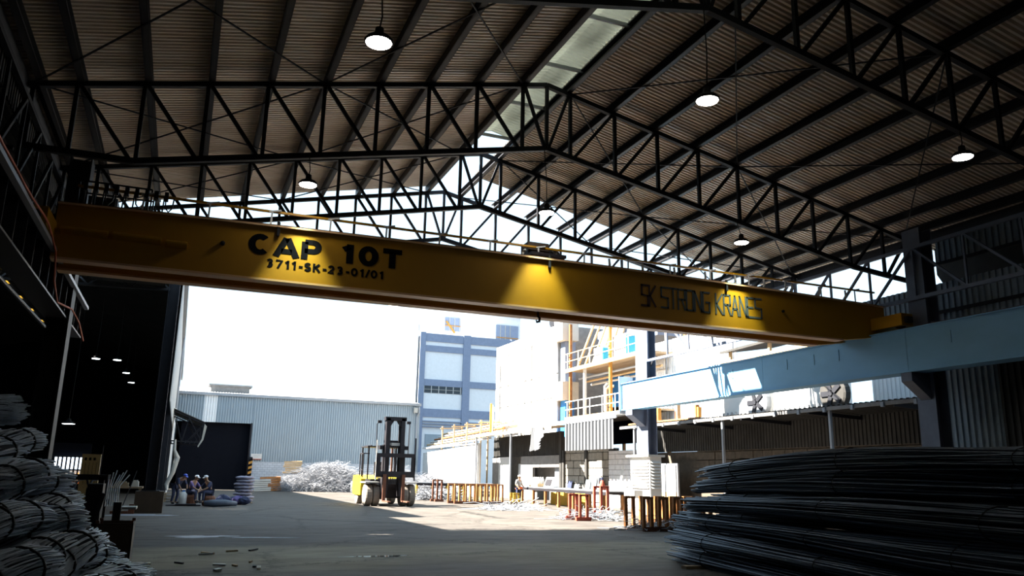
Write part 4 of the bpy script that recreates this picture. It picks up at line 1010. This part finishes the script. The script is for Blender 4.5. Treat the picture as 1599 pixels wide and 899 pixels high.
def lit_window():
    t = thing('window_1', 'barred window lit white above and orange below in the dark left building', 'window', (-5.6, 52, 0)); t['kind'] = 'structure'
    x0, x1 = -6.45, -4.75
    MB().box(x0, x1, 52.3, 52.4, 1.55, 2.2).build('upper_glow', mat_emit('window_white_glow', (.75, .85, 1), 1.1), t)
    MB().box(x0, x1, 52.3, 52.4, 1.2, 1.5).build('middle_glow', mat_emit('window_grey_glow', (.6, .55, .5), .25), t)
    MB().box(x0+.2, x1, 52.3, 52.4, .75, 1.2).build('lower_glow', mat_emit('window_orange_glow', (1, .3, .03), .06), t)
    MB().box(-5.22, -5.12, 52.24, 52.3, .75, 1.35).box(-5.4, -4.95, 52.24, 52.3, .86, .9).build('flame_glow', mat_emit('flame_orange', (1, .4, .05), .8), t)
    for k in range(9): MB().box(x0+.21*k-.03, x0+.21*k+.05, 52.1, 52.2, .6, 2.25).build('bar', M_dark, t)
    for z in (.6, 1.5, 2.25): MB().box(x0-.05, x1+.05, 52.1, 52.2, z-.03, z+.04).build('rail', M_dark, t)
    MB().box(x0-.1, x1+.1, 52.45, 52.6, 0, 3).build('backing', M_darkin, t)
    c = thing('steel_cabinet', 'cream steel cabinet with dark label slots in the dark left building', 'cabinet', (-2.6, 30.2, 0))
    MB().box(-2.9, -2.35, 30, 30.5, 0, 2.06).build('body', M_cream, c)
    for k in range(3): MB().box(-2.82+.13*k, -2.75+.13*k, 29.985, 30, 1.86, 1.95).build('label_slot', M_black, c)
    for k in range(4): MB().box(-2.78+.11*k, -2.77+.11*k, 29.985, 30, 1.1, 1.8).build('groove', M_dark, c)
    MB().bar((-2.32, 30, 0), (-2.32, 30, 2.35), .03, .03).build('edge_rod', M_dark, c)
    d = thing('work_table', 'cluttered dark work table inside the left building entrance', 'table', (-1.9, 37, 0))
    MB().box(-2.9, -1.2, 36.5, 37.5, .85, .92).build('top', M_wood, d)
    for x in (-2.8, -1.3):
        for y in (36.6, 37.4): MB().bar((x, y, 0), (x, y, .85), .08, .08).build('leg', M_wood, d)
    for k, (x, w_, h) in enumerate(((-2.6, .4, .25), (-2.0, .5, .15), (-1.5, .25, .2))):
        tag(MB().box(x-w_/2, x+w_/2, 36.7, 37.2, .92, .92+h).box(x-w_/3, x+w_/3, 36.75, 37.1, .92+h, .97+h).build('parts_box', (M_rust2, M_wood, M_offw)[k]), f'{("brown", "timber", "whitish")[k]} parts box on the cluttered work table', 'box', 'boxes on the work table')
    b = thing('long_broom', 'long handled broom leaning against the rusty column footing', 'broom', (-1.6, 34, 0))
    MB().tube([(-1.75, 33.6, .1), (-1.38, 34.0, 1.55)], .018, 6).build('handle', M_dark, b)
    MB().box(-2.1, -1.5, 33.5, 33.65, 0.01, .1).build('head', M_rust2, b)
    tag(MB().box(-1.5, -1.3, 33.6, 33.85, 0, .3).box(-1.48, -1.32, 33.62, 33.83, .3, .34).build('paint_can', M_rust2), 'small brown can beside the rusty column footing', 'can')
lit_window()

# puddle, pale patches and litter on the floor
def blob(name, label, cx, cy, rx, ry, m_, seed, cat, z=.004, rot=0.):
    r_ = random.Random(seed); n = 28; pts = []
    for i in range(n):
        a = 2*PI*i/n; q = 1+.25*math.sin(3*a+seed)+.2*math.sin(7*a+2*seed)+r_.uniform(-.12, .12)
        x, y = rx*q*math.cos(a), ry*q*math.sin(a); pts.append((cx+x*math.cos(rot)-y*math.sin(rot), cy+x*math.sin(rot)+y*math.cos(rot), z))
    return tag(MB().prism(pts, (0, 0, -.003)).build(name, m_), label, cat)
blob('pale_patch', 'broad bluish white patch crossing the floor on the left', .75, 22.15, .72, .36, M_pale, 1, 'pale patch')  # plain pale patch laid flat on the floor
blob('pale_patch', 'narrow bluish white patch continuing right of the broad one', 2.1, 21.65, .75, .13, M_pale, 2, 'pale patch', rot=-.2)
blob('puddle', 'dull damp patch on the floor near the bottom of the view', 3.9, 16.5, .6, .14, M_water, 5, 'puddle')
blob('reflection_patch', 'pale patch of painted reflected light at the rusty column footing', -1.1, 32.7, 1.1, .6, M_reflect, 3, 'painted reflection')  # reflected light painted as a pale patch
r2 = random.Random(5)
for k in range(14):
    x, y = r2.uniform(-.4, 1.6), r2.uniform(14.5, 18.5); a = r2.uniform(0, PI); l_ = r2.uniform(.05, .28)
    q = MB().bar((x, y, .02), (x+l_*math.cos(a), y+l_*math.sin(a), .03), .03+.05*r2.random(), .03).build('litter', [M_wood, M_offw, M_dark, M_galv][k % 4])
    tag(q, f'{["brown", "whitish", "black", "grey"][k % 4]} scrap of litter on the floor beside the steel bin', 'litter', f'{["brown", "whitish", "black", "grey"][k % 4]} litter by the bin')

# ------------------------------------------------------------------ people
def skin_mesh(name, V, Ed, R, m_, parent, sub=1):
    me = bpy.data.meshes.new(name); me.from_pydata(V, Ed, []); me.update(); o = bpy.data.objects.new(name, me); C.objects.link(o)
    o.parent = parent; me.materials.append(m_)
    md = o.modifiers.new('skin', 'SKIN'); md.use_smooth_shade = True
    for i, sv in enumerate(me.skin_vertices[0].data): sv.radius = (R[i], R[i]); sv.use_root = (i == 0)
    ss = o.modifiers.new('sub', 'SUBSURF'); ss.levels = sub; ss.render_levels = sub
    return o
def person(label, loc, rz, J, shirt, trousers, cap, group='people'):
    """J: joints (pelvis, chest, neck, head, L/R shoulder elbow wrist hip knee ankle toe) in local metres"""
    t = thing('person', label, 'person', loc, rz, group=group)
    V, Ed, R, ix = [], [], [], {}
    def a(n, p, r, to=None):
        ix[n] = len(V); V.append(Vector(p)); R.append(r)
        if to is not None: Ed.append((ix[to], ix[n]))
    a('pel', J['pel'], .13); a('wai', Vector(J['pel']).lerp(Vector(J['che']), .5), .115, 'pel'); a('che', J['che'], .14, 'wai'); a('nec', J['nec'], .055, 'che')
    hd = Vector(J['hea']); a('jaw', Vector(J['nec']).lerp(hd, .55), .07, 'nec'); a('hea', hd, .095, 'jaw'); a('cro', hd+(hd-Vector(J['nec'])).normalized()*.07, .07, 'hea')
    for s in 'LR':
        a(s+'sh', J[s+'sh'], .065, 'che'); a(s+'el', J[s+'el'], .045, s+'sh'); a(s+'wr', J[s+'wr'], .032, s+'el')
        w_ = Vector(J[s+'wr']); d = (w_-Vector(J[s+'el'])).normalized(); sd_ = d.cross(Vector((0, 0, 1))); sd_ = sd_.normalized() if sd_.length > .1 else Vector((1, 0, 0))
        a(s+'pa', w_+d*.07, .035, s+'wr')
        for k, ln in enumerate((.06, .075, .08, .07)):
            b0 = w_+d*.11+sd_*(k-1.5)*.02; a(s+'f%d' % k, b0, .01, s+'pa'); a(s+'g%d' % k, b0+d*ln*.6+Vector((0, 0, -.015)), .008, s+'f%d' % k)
        a(s+'t0', w_+d*.05+sd_*(-.05), .011, s+'pa'); a(s+'t1', w_+d*.09+sd_*(-.06), .009, s+'t0')
        a(s+'hi', J[s+'hi'], .09, 'pel'); a(s+'kn', J[s+'kn'], .06, s+'hi'); a(s+'an', J[s+'an'], .042, s+'kn'); a(s+'to', J[s+'to'], .04, s+'an')
    skin_mesh('body', V, Ed, R, M_skin, t)
    def sub(names, ed, m_, k, nm):
        idx = {n: i for i, n in enumerate(names)}
        skin_mesh(nm, [V[ix[n]] for n in names], [(idx[p], idx[q]) for p, q in ed], [R[ix[n]]*k for n in names], m_, t)
    sub(['che', 'wai', 'pel', 'Lsh', 'Lel', 'Rsh', 'Rel'], [('che', 'wai'), ('wai', 'pel'), ('che', 'Lsh'), ('Lsh', 'Lel'), ('che', 'Rsh'), ('Rsh', 'Rel')], shirt, 1.22, 'shirt')
    sub(['pel', 'Lhi', 'Lkn', 'Lan', 'Rhi', 'Rkn', 'Ran'], [('pel', 'Lhi'), ('Lhi', 'Lkn'), ('Lkn', 'Lan'), ('pel', 'Rhi'), ('Rhi', 'Rkn'), ('Rkn', 'Ran')], trousers, 1.25, 'trousers')
    for s in 'LR': MB().sphere(Vector(J[s+'to'])+Vector((0, 0, 0)), .06, 8, 6, (.9, 1.9, .8)).build('shoe', M_forkb, t, local=True, smooth=True)
    fw = Vector(J.get('face', (0, -1, 0))).normalized(); sx = fw.cross(Vector((0, 0, 1))).normalized()
    MB().sphere(hd+Vector((0, 0, .075)), .105, 12, 8, (1, 1, .62)).build('cap', cap, t, local=True, smooth=True)
    MB().prism([hd+fw*.08+sx*.07+Vector((0, 0, .055)), hd+fw*.17+sx*.05+Vector((0, 0, .045)), hd+fw*.17-sx*.05+Vector((0, 0, .045)), hd+fw*.08-sx*.07+Vector((0, 0, .055))], (0, 0, .012)).build('cap_brim', cap, t, local=True)
    MB().sphere(hd+fw*.1-Vector((0, 0, .02)), .018, 8, 6, (1, 1, 1.5)).build('nose', M_skin, t, local=True, smooth=True)
    MB().sphere(hd+fw*.088-Vector((0, 0, .065)), .02, 8, 6, (1.2, .5, .4)).build('mouth', M_red, t, local=True)
    for k in (-1, 1):
        MB().sphere(hd+fw*.088+sx*k*.032+Vector((0, 0, .008)), .012, 8, 6).build('eye', M_black, t, local=True)
        MB().sphere(hd+sx*k*.092-Vector((0, 0, .01)), .025, 8, 6, (.6, .6, 1.2)).build('ear', M_skin, t, local=True)
    return t
stand = dict(pel=(0, 0, .92), che=(0, -.02, 1.3), nec=(0, -.02, 1.46), hea=(0, -.04, 1.58), Lsh=(.19, 0, 1.38), Lel=(.27, -.05, 1.1), Lwr=(.22, -.25, .98), Rsh=(-.19, 0, 1.38), Rel=(-.3, 0, 1.12), Rwr=(-.26, -.2, .95),
             Lhi=(.1, 0, .88), Lkn=(.12, -.03, .48), Lan=(.12, .02, .09), Lto=(.13, -.1, .05), Rhi=(-.1, 0, .88), Rkn=(-.12, 0, .48), Ran=(-.14, .06, .09), Rto=(-.16, -.06, .05))
sit = dict(pel=(0, 0, .5), che=(0, -.12, .86), nec=(0, -.2, 1.02), hea=(0, -.26, 1.14), Lsh=(.19, -.12, .93), Lel=(.26, -.3, .7), Lwr=(.12, -.5, .58), Rsh=(-.19, -.12, .93), Rel=(-.26, -.3, .7), Rwr=(-.1, -.5, .55),
           Lhi=(.1, -.02, .48), Lkn=(.17, -.42, .52), Lan=(.15, -.4, .09), Lto=(.15, -.52, .05), Rhi=(-.1, -.02, .48), Rkn=(-.17, -.42, .52), Ran=(-.15, -.38, .09), Rto=(-.16, -.5, .05), face=(0, -1, -.3))
bend = dict(pel=(0, 0, .9), che=(0, -.3, 1.15), nec=(0, -.42, 1.25), hea=(0, -.53, 1.3), Lsh=(.19, -.32, 1.18), Lel=(.25, -.45, .9), Lwr=(.18, -.55, .68), Rsh=(-.19, -.32, 1.18), Rel=(-.25, -.42, .9), Rwr=(-.18, -.55, .68),
            Lhi=(.1, 0, .86), Lkn=(.12, -.06, .47), Lan=(.12, .03, .09), Lto=(.13, -.09, .05), Rhi=(-.1, 0, .86), Rkn=(-.12, -.02, .47), Ran=(-.14, .05, .09), Rto=(-.16, -.07, .05), face=(0, -1, -.5))
pw = person('standing worker in grey shirt and white cap beside the long workbench', (19.75, 47.0, 0), .5, stand, M_shirtg, M_navy, M_capw)
MB().box(-.17, .17, -.19, .15, .86, 1.0).build('orange_waist_cloth', mat('orange_waist_cloth', (.6, .12, .03), .9), pw, local=True)
person('worker in dark clothes and pale cap sitting on a bundle in the shade', (1.55, 41.5, .12), -1.0, sit, M_navy, M_navy, M_capw)
person('worker in violet shirt crouching behind the one in the pale cap', (.75, 42.6, .12), .9, sit, M_purple, M_navy, M_capw)
person('worker with blue helmet bending over at the left building wall', (.05, 43.5, 0), .8, bend, M_navy, M_navy, M_capb)
for x, y, s in ((1.55, 41.45, 'worker in the pale cap'), (.75, 42.6, 'violet worker')):
    tag(MB().lathe((x, y, 0), [(.26, 0), (.3, .08), (.3, .36), (.24, .46)], 12).build('seat_bundle', M_rust2), f'dark round bundle under the {s}', 'bundle')

# clutter round the workers
def clutter():
    for k in range(8):
        z = .13+.165*k; m = MB().sphere((3.38+.04*math.sin(k*2.3), 45.3, z), 1., 16, 8, (.50+.03*math.sin(k*1.7), .42, .105))
        r_ = random.Random(k)
        m.v = [Vector((p.x+.02*math.sin(p.y*30+k), p.y, max(z-.085, min(z+.085, p.z))+.012*math.sin(p.x*22+k*2))) for p in m.v]
        tag(m.build('folded_sack', M_sack, smooth=True), f'folded violet grey sack in the stack on the floor, {ORD[k]} from the bottom', 'sack', 'stacked sacks')
    p = thing('timber_pallet', 'low timber pallet under the stack of sacks', 'pallet', (3.38, 45.3, 0))
    for k in range(3): MB().box(2.88+.43*k, 2.98+.43*k, 44.85, 45.75, 0, .04).build('bearer', M_wood, p)
    MB().tube([(1.3, 39.6, .16), (1.7, 39.55, .18), (2.2, 39.6, .19), (2.7, 39.75, .16)], [.13, .17, .16, .1], 10).build('wrapped_roll', M_tarp, smooth=True)
    tag(bpy.data.objects['wrapped_roll'], 'long roll wrapped in blue grey plastic lying in the shade', 'roll')
    r_ = random.Random(9)
    for k in range(9):
        x, y = 1.9+.17*k+r_.uniform(-.1, .1), 43.2+r_.uniform(-.6, .6); s = r_.uniform(.18, .32); m = MB().sphere((x, y, s*.75), s, 9, 7, (1.2, 1, .75))
        m.v = [p_+Vector((r_.uniform(-.04, .04), r_.uniform(-.04, .04), r_.uniform(-.02, .03))) for p_ in m.v]
        tag(m.build('dark_bag', M_navy if k % 3 else M_purple), f'dark lumpy bag on the floor between worker and sacks, {ORD[k]} from the left', 'bag', 'dark bags on the floor')
    b = thing('water_barrel', 'small white plastic barrel beside the crouching worker', 'barrel', (.42, 43.4, 0))
    MB().lathe((.42, 42.4, 0), [(.16, 0), (.18, .05), (.19, .3), (.18, .5), (.1, .58), (.07, .62)], 14).build('body', M_white, b, smooth=True); MB().lathe((.42, 42.4, .6), [(.08, 0), (.08, .06)], 12).build('cap', M_bluep, b)
    for k in range(3):
        p = thing('timber_pallet', f'timber pallet stacked against the left building wall, {ORD[k]} from the floor', 'pallet', (.0, 46.6, .16*k), group='stacked pallets by the wall')
        for j in range(3): MB().box(-.45+.4*j, -.35+.4*j, 46, 47.2, .16*k, .16*k+.1).build('bearer', M_wood, p)
        for j in range(5): MB().box(-.5, .5, 46+.26*j, 46.14+.26*j, .16*k+.1, .16*k+.125).build('deck_board', M_wood, p)
    tag(MB().box(-.3, 1.2, 41.0, 41.5, .0, .05).box(.1, 1.0, 40.9, 41.3, .05, .09).build('flat_plate', M_forkb), 'flat dark plate lying left of the sitting worker', 'plate')
clutter()

# ------------------------------------------------------------------ forklift
def forklift():
    t = thing('forklift_truck', 'large yellow and black forklift with tall mast facing the camera', 'forklift', (10.35, 41.6, 0))
    def B(name, x0, x1, y0, y1, z0, z1, m_, par=None):
        q = MB().box(x0, x1, y0, y1, z0, z1)
        if par is not None: return q.build(name, m_, par, local=True)
        return q.build(name, m_, t, local=True)
    def tyre(x, w_, y, r, name='wheel'):
        o = MB().lathe((x, y, r), [(r*.55, 0), (r*.93, 0), (r, w_*.15), (r, w_*.85), (r*.93, w_), (r*.55, w_)], 24, 'X').build(name, M_tyre, t, local=True)
        MB().lathe((x-.01, y, r), [(r*.2, -.01), (r*.5, .03), (r*.54, w_+.01)], 16, 'X').build('rim', M_offw, o, local=True); return o
    for x in (-1.28, -.90, .60, .98): tyre(x, .34, .55, .56, 'front_wheel')
    for x in (-1.05, .75): tyre(x, .32, 3.6, .45, 'rear_wheel')
    B('chassis', -.75, .75, .2, 3.2, .45, 1.05, M_forkb)
    B('front_axle', -.9, .9, .45, .75, .4, .7, M_forkb)
    for s in (-1, 1): B('fender', s*1.0-.36, s*1.0+.36, .0, 1.2, 1.15, 1.22, M_offw)
    # body and counterweight
    o = MB().prism([(-1.12, 2.3, .5), (-1.12, 4.3, .5), (-1.12, 4.5, .8), (-1.12, 4.4, 1.5), (-1.12, 3.2, 1.55), (-1.12, 2.3, 1.35)], (2.2, 0, 0)).build('body', M_fork, t, local=True)
    B('engine_bay', -.9, .9, 1.0, 2.3, .6, 1.35, M_forkb)
    # cab guard
    for x in (-1.0, .85):
        for y in (1.3, 2.8): MB().bar((x, y, 1.35), (x, y, 3.0), .07, .07).build('cab_post', M_forkb, t, local=True)
    B('cab_roof', -1.08, .93, 1.2, 2.9, 3.0, 3.06, M_forkb)
    for k in range(5): B('cab_roof_bar', -.9+.4*k, -.84+.4*k, 1.2, 2.9, 3.06, 3.1, M_forkb)
    st = B('seat', -.35, .25, 2.1, 2.7, 1.5, 1.65, M_forkb); B('seat_back', -.35, .25, 2.6, 2.75, 1.65, 2.25, M_forkb, st)
    MB().tube([(-.05, 1.5, 1.4), (-.05, 1.75, 1.9)], .03, 6).build('steering_column', M_forkb, t, local=True)
    MB().tube([(-.05+.2*math.cos(a), 1.75+.06*math.sin(a), 1.9+.18*math.sin(a)) for a in [2*PI*k/14 for k in range(15)]], .018, 6).build('steering_wheel', M_forkb, t, local=True)
    # side ladder guard on the left
    for a_, b_ in (((-1.32, 1.0, 1.4), (-1.32, 1.0, 2.65)), ((-1.32, 1.8, 1.4), (-1.32, 1.8, 2.65)), ((-1.32, 1.0, 2.65), (-1.32, 1.8, 2.65)), ((-1.32, 1.0, 1.8), (-1.32, 1.8, 1.8)), ((-1.0, 1.0, 2.65), (-1.32, 1.0, 2.65))):
        MB().bar(a_, b_, .05, .05).build('side_guard', M_forkb, t, local=True)
    # mast
    mst = MB().box(-.5, -.3, -.35, .05, .5, 4.45).build('mast_upright', M_forkb, t, local=True); MB().box(.3, .5, -.35, .05, .5, 4.45).build('mast_upright', M_forkb, t, local=True)
    for x in (-.56, .45): B('outer_mast_rail', x, x+.11, -.2, .15, .35, 3.1, M_forkb)
    B('mast_crosshead', -.56, .56, -.35, .05, 4.33, 4.52, M_forkb)
    for s in (-1, 1): MB().prism([(s*.3, -.3, 4.34), (s*.08, -.3, 4.34), (s*.3, -.3, 4.0)], (0, .25, 0)).build('crosshead_gusset', M_forkb, t, local=True)
    for z in (3.2, 2.95, 1.0): B('mast_tie', -.5, .5, -.1, .1, z, z+.12, M_forkb)
    for s in (-1, 1):
        B('mast_bracket', s*.62-.14, s*.62+.14, -.2, .2, 2.85, 3.05, M_forkb)
        MB().tube([(s*.25, -.1, .8), (s*.25, -.1, 4.2)], .045, 8).build('lift_cylinder', M_forkb, t, local=True)
        MB().tube([(s*.85, .2, 2.6), (s*.88, .2, 4.15), (s*.78, .1, 4.3)], .025, 6).build('mirror_arm', M_forkb, t, local=True)
        B('work_lamp', s*.78-.1, s*.78+.1, .0, .12, 4.2, 4.34, M_forkb)
    B('lamp_housing', -.15, .3, -.15, .05, 3.05, 3.2, M_offw)
    for k in range(3): MB().tube([(-.12+.12*k, -.2, 1.2), (-.1+.12*k, -.25, 2.2), (-.1+.12*k, -.15, 3.0)], .02, 6).build('hose', M_cable, t, local=True)
    # carriage with load backrest
    cg = B('carriage_plate', -1.0, 1.05, -.62, -.5, 1.45, 1.75, M_forkb); B('carriage_bar', -1.0, 1.05, -.62, -.5, 2.45, 2.65, M_forkb, cg)
    for x0, x1 in ((-1.0, -.78), (.85, 1.05), (-.06, .02)): B('backrest_bar', x0, x1, -.6, -.52, 1.75, 2.45, M_forkb, cg)
    for x in (-.55, .45): B('backrest_slat', x, x+.06, -.58, -.53, 1.75, 2.45, M_forkb, cg)
    B('tall_side_rod', 1.0, 1.06, -.6, -.54, 1.3, 3.45, M_forkb, cg)
    MB().bar((-.98, -.56, 1.3), (-.98, -.56, 3.3), .05, .05).build('pale_side_rod', M_offw, cg, local=True)
    for x in (-.62, .36):
        f = B('fork', x, x+.16, -.72, -.62, .25, 1.6, M_rust2); B('fork_blade', x, x+.16, -1.9, -.72, .25, .31, M_rust2, f)
    for s in (-1, 1): MB().tube([(s*.55, .1, .7), (s*.62, 1.2, 1.2)], .06, 8).build('tilt_cylinder', M_forkb, t, local=True)
    MB().tube([(.7, 3.0, 1.5), (.7, 3.0, 3.2)], .06, 8).build('exhaust_stack', M_rust2, t, local=True)
forklift()

# ------------------------------------------------------------------ scrap wire heap
def scrap(name, label, cx, cy, rx, ry, h, n, seed, m_, thick=.018, cat='scrap heap'):
    r_ = random.Random(seed); m = MB()
    for i in range(n):
        a = r_.uniform(0, 2*PI); q = math.sqrt(r_.random()); x, y = cx+rx*q*math.cos(a), cy+ry*q*math.sin(a)
        z = h*max(0, (1-q**1.7))*r_.uniform(.35, 1.0)+.05; L = r_.uniform(.6, 3.0); az = r_.uniform(0, PI) if r_.random() < .6 else r_.uniform(-.3, .3); el = r_.uniform(-.5, .5); c = r_.uniform(-1.2, 1.2); pts = []
        for k in range(6):
            f = (k/5-.5)*L; b = az+c*(k/5)
            pts.append((x+f*math.cos(b), y+f*math.sin(b), max(.02, z+f*math.sin(el)*.6+.12*math.sin(k*1.7+i))))
        m.tube(pts, thick*r_.uniform(.6, 1.4), 3, False)
    return tag(m.build(name, m_), label, cat, kind='stuff')
scrap('scrap_wire_heap', 'wide tangled heap of bright scrap wire in front of the pale shed', 12.6, 74.2, 4.6, 2.2, 2.5, 6000, 1, M_scrap, .009)
scrap('scrap_wire_heap', 'low tail of scrap wire and bars spreading behind the forklift', 18.4, 73.5, 1.9, 2.4, 2.2, 2200, 2, M_scrap, .009)
scrap('scrap_wire_heap', 'pale tangled scrap pile at the white wall right of the forklift', 17.2, 58.5, 2.2, 2.6, 1.7, 1900, 3, M_scrap, .009)
scrap('scrap_wire_heap', 'grey wire tangle under the far bench', 16.2, 52.5, 1.6, .8, .7, 350, 4, M_scrap, .015)
def rusty_bundles():
    for k, (x, y, z, s, m_) in enumerate(((7.6, 73.0, 0, 1.0, M_rust), (9.6, 74.5, 1.5, .9, M_tan), (6.8, 72.4, 0, .8, M_offw))):
        m = MB(); r_ = random.Random(k)
        for j in range(6):
            zz = z+.2*j*s; dx = r_.uniform(-.15, .15); m.prism([(x-.9*s+dx, y, zz), (x+.8*s+dx, y-.1, zz+.05), (x+.9*s+dx, y+.8, zz+.08), (x-.8*s+dx, y+.8, zz)], (0, 0, .16*s))
        o = tag(m.build('crushed_sheet_bundle', m_), f'{("rusty orange", "tan", "pale")[k]} bundle of crushed sheets beside the scrap wire heap', 'scrap bundle', kind='stuff')
rusty_bundles()
tag(MB().lathe((14.3, 71.6, 0), [(.1, 0), (.1, .9), (.06, .95)], 10).build('white_marker_post', M_white), 'short white post at the foot of the scrap wire heap', 'post')

# ------------------------------------------------------------------ yard racks and benches
def frame_rack(label, p0, p1, n, h, wd, m1, m2, name='upright_rack', w_=.1):
    p0, p1 = Vector(p0), Vector(p1); d = (p1-p0).normalized(); s = Vector((-d.y, d.x, 0)); t = thing(name, label, 'steel rack', (p0+p1)/2)
    L = (p1-p0).length
    for k in (-.5, .5): MB().bar(p0+s*wd*k+Vector((0, 0, .07)), p1+s*wd*k+Vector((0, 0, .07)), .12, .14).build('base_beam', m2, t)
    for i in range(n):
        c = p0+d*(L*(i+.25)/(n-.5)); hw = .28
        for k in (-.5, .5):
            a = c+s*wd*k
            f = MB().bar(a-d*hw*.5+Vector((0, 0, .1)), a-d*hw*.5+Vector((0, 0, h)), w_, w_).build('post', m1, t)
            MB().bar(a+d*hw*.6+Vector((0, 0, .1)), a+d*hw*.6+Vector((0, 0, h)), w_, w_).build('post', m1, t)
            MB().bar(a-d*(hw*.5+w_/2)+Vector((0, 0, h)), a+d*(hw*.6+w_/2)+Vector((0, 0, h)), w_, w_*.8).build('top_bar', m1, t)
    return t
frame_rack('rust orange row of upright steel frames beside the rebar stack end', (13.75, 23.1, 0), (16.5, 23.4, 0), 5, 1.02, .95, M_rust, M_rust2)
frame_rack('small red pair of square frames in the yard left of the orange rack', (14.35, 28.9, 0), (15.0, 28.9, 0), 1, .95, .9, M_red, M_red)
frame_rack('small red frame behind the red pair, under the long bench', (16.3, 30.6, 0), (16.9, 30.6, 0), 1, 1.25, .6, M_red, M_red)
frame_rack('far row of upright steel frames between the forklift and the worker', (15.1, 46.2, 0), (18.3, 46.6, 0), 5, 1.1, .9, M_rust, M_rust2)
frame_rack('short dark frame pair at the left end of the far row', (15.0, 49.6, 0), (15.6, 49.7, 0), 1, 1.3, .6, M_rust2, M_rust2)
frame_rack('low ochre stool frame beside the standing worker', (18.5, 45.6, 0), (19.3, 45.6, 0), 1, .62, .5, M_yellowp, M_wood)
scrap('bar_offcuts', 'pale bar offcuts lying inside the red frames', 15.6, 29.4, 1.2, .5, .3, 70, 6, M_galv, .011, 'offcuts')
scrap('bar_offcuts', 'pale bar offcuts lying inside the orange rack', 15.0, 23.3, 1.3, .4, .25, 70, 7, M_galv, .011, 'offcuts')
scrap('bar_offcuts', 'pale bar offcuts on the ground left of the red frames', 15.6, 38, 1.6, 1.0, .18, 60, 8, M_galv, .012, 'offcuts')
def bench(label, a, b, wd, z, nleg, m_top, m_leg, name='workbench'):
    a, b = Vector(a), Vector(b); d = (b-a).normalized(); s = Vector((-d.y, d.x, 0)); t = thing(name, label, 'workbench', (a+b)/2)
    up = Vector((0, 0, 1))
    MB().bar(a+up*z, b+up*z, wd, .05).build('top_plate', M_galv, t)
    for k in (-.48, .48): MB().bar(a+s*wd*k+up*(z-.1), b+s*wd*k+up*(z-.1), .07, .15).build('edge_channel', m_top, t)
    L = (b-a).length
    for i in range(nleg):
        c = a+d*(L*(i+.02)/(nleg-.96))
        for k in (-.42, .42): MB().bar(c+s*wd*k, c+s*wd*k+up*(z-.15), .13, .13).build('leg', m_leg, t)
    return t
bench('long dark edged workbench in front of the stone wall', (20.9, 48.2, 0), (19.45, 34.4, 0), .9, 1.0, 7, M_forkb, M_rust)
bench('far dark topped bench on ochre legs beside the white wall', (15.0, 53.4, 0), (20.0, 52.2, 0), .8, 1.1, 6, M_forkb, M_yellowp)
def bench_items():
    t = thing('bottle_crate', 'tan crate of white bottles on the far end of the long workbench', 'crate', (20.7, 46.4, 1.03))
    MB().box(20.4, 21.0, 45.6, 47.2, 1.03, 1.22).build('crate', M_tan, t)
    for i in range(5):
        for j in range(2): MB().lathe((20.55+.3*j, 45.8+.3*i, 1.2), [(.09, 0), (.09, .28), (.04, .36), (.04, .42)], 8).build('bottle', M_white, t)
    t = thing('tilted_box', 'white tilted control box on the long workbench', 'box', (20.4, 43.8, 1.03))
    MB().prism([(20.2, 43.2, 1.03), (20.7, 43.2, 1.03), (20.6, 43.2, 1.62), (20.4, 43.2, 1.62)], (0, 1.1, 0)).build('case', M_white, t)
    MB().prism([(20.2, 43.35, 1.15), (20.35, 43.35, 1.5), (20.34, 43.35, 1.5), (20.19, 43.35, 1.15)], (0, .8, 0)).build('screen', M_forkb, t)
    for k, (y, h, m_, c) in enumerate(((48.0, 1.4, M_navy, 'black'), (47.0, 1.2, M_frameb, 'slate'), (45.4, 1.5, M_shed, 'pale blue'), (44.6, 1.6, M_wallsheet, 'grey'), (43.8, 1.65, M_galv, 'light grey'))):
        q = MB().prism([(23.7, y, .0), (23.76, y, .0), (24.0, y, h), (23.94, y, h)], (0, .62, 0)).prism([(23.66, y+.05, .2), (23.7, y+.05, .2), (23.72, y+.05, .3), (23.68, y+.05, .3)], (0, .5, 0)).build('leaning_panel', m_)
        tag(q, f'{c} panel leaning against the stone wall behind the workbench', 'panel', 'panels leaning on the stone wall', kind='stuff')
    g = thing('gas_cylinder', 'red gas cylinder with dark cap at the stone wall', 'gas cylinder', (23.6, 43.3, 0))
    MB().lathe((23.6, 43.3, 0), [(.16, 0), (.17, .05), (.17, 1.25), (.12, 1.42), (.06, 1.5)], 14).build('bottle', M_red, g, smooth=True); MB().lathe((23.6, 43.3, 1.5), [(.07, 0), (.07, .15), (.03, .18)], 10).build('cap', M_navy, g)
    for k in range(4):
        t = MB().box(21.4, 21.46, 40.6+1.35*k, 41.8+1.35*k, 0, .74).bar((21.38, 40.6+1.35*k, .45), (21.38, 41.8+1.35*k, .45), .03, .05).build('ochre_board', M_yellowp)
        tag(t, f'yellow ochre board standing under the long workbench, {ORD[k]} from the near end', 'board', 'boards under the workbench', kind='stuff')
    l = thing('step_ladder', 'slim white step ladder leaning on the whitewashed wall', 'ladder', (23.3, 40.6, 0))
    for y in (40.3, 40.9): MB().bar((23.0, y, 0), (23.5, 40.6, 2.3), .05, .05).build('rail', M_white, l)
    for k in range(5): MB().bar((23.03+.09*k, 40.34+.05*k, .4*k+.3), (23.03+.09*k, 40.86-.05*k, .4*k+.3), .04, .03).build('rung', M_white, l)
bench_items()
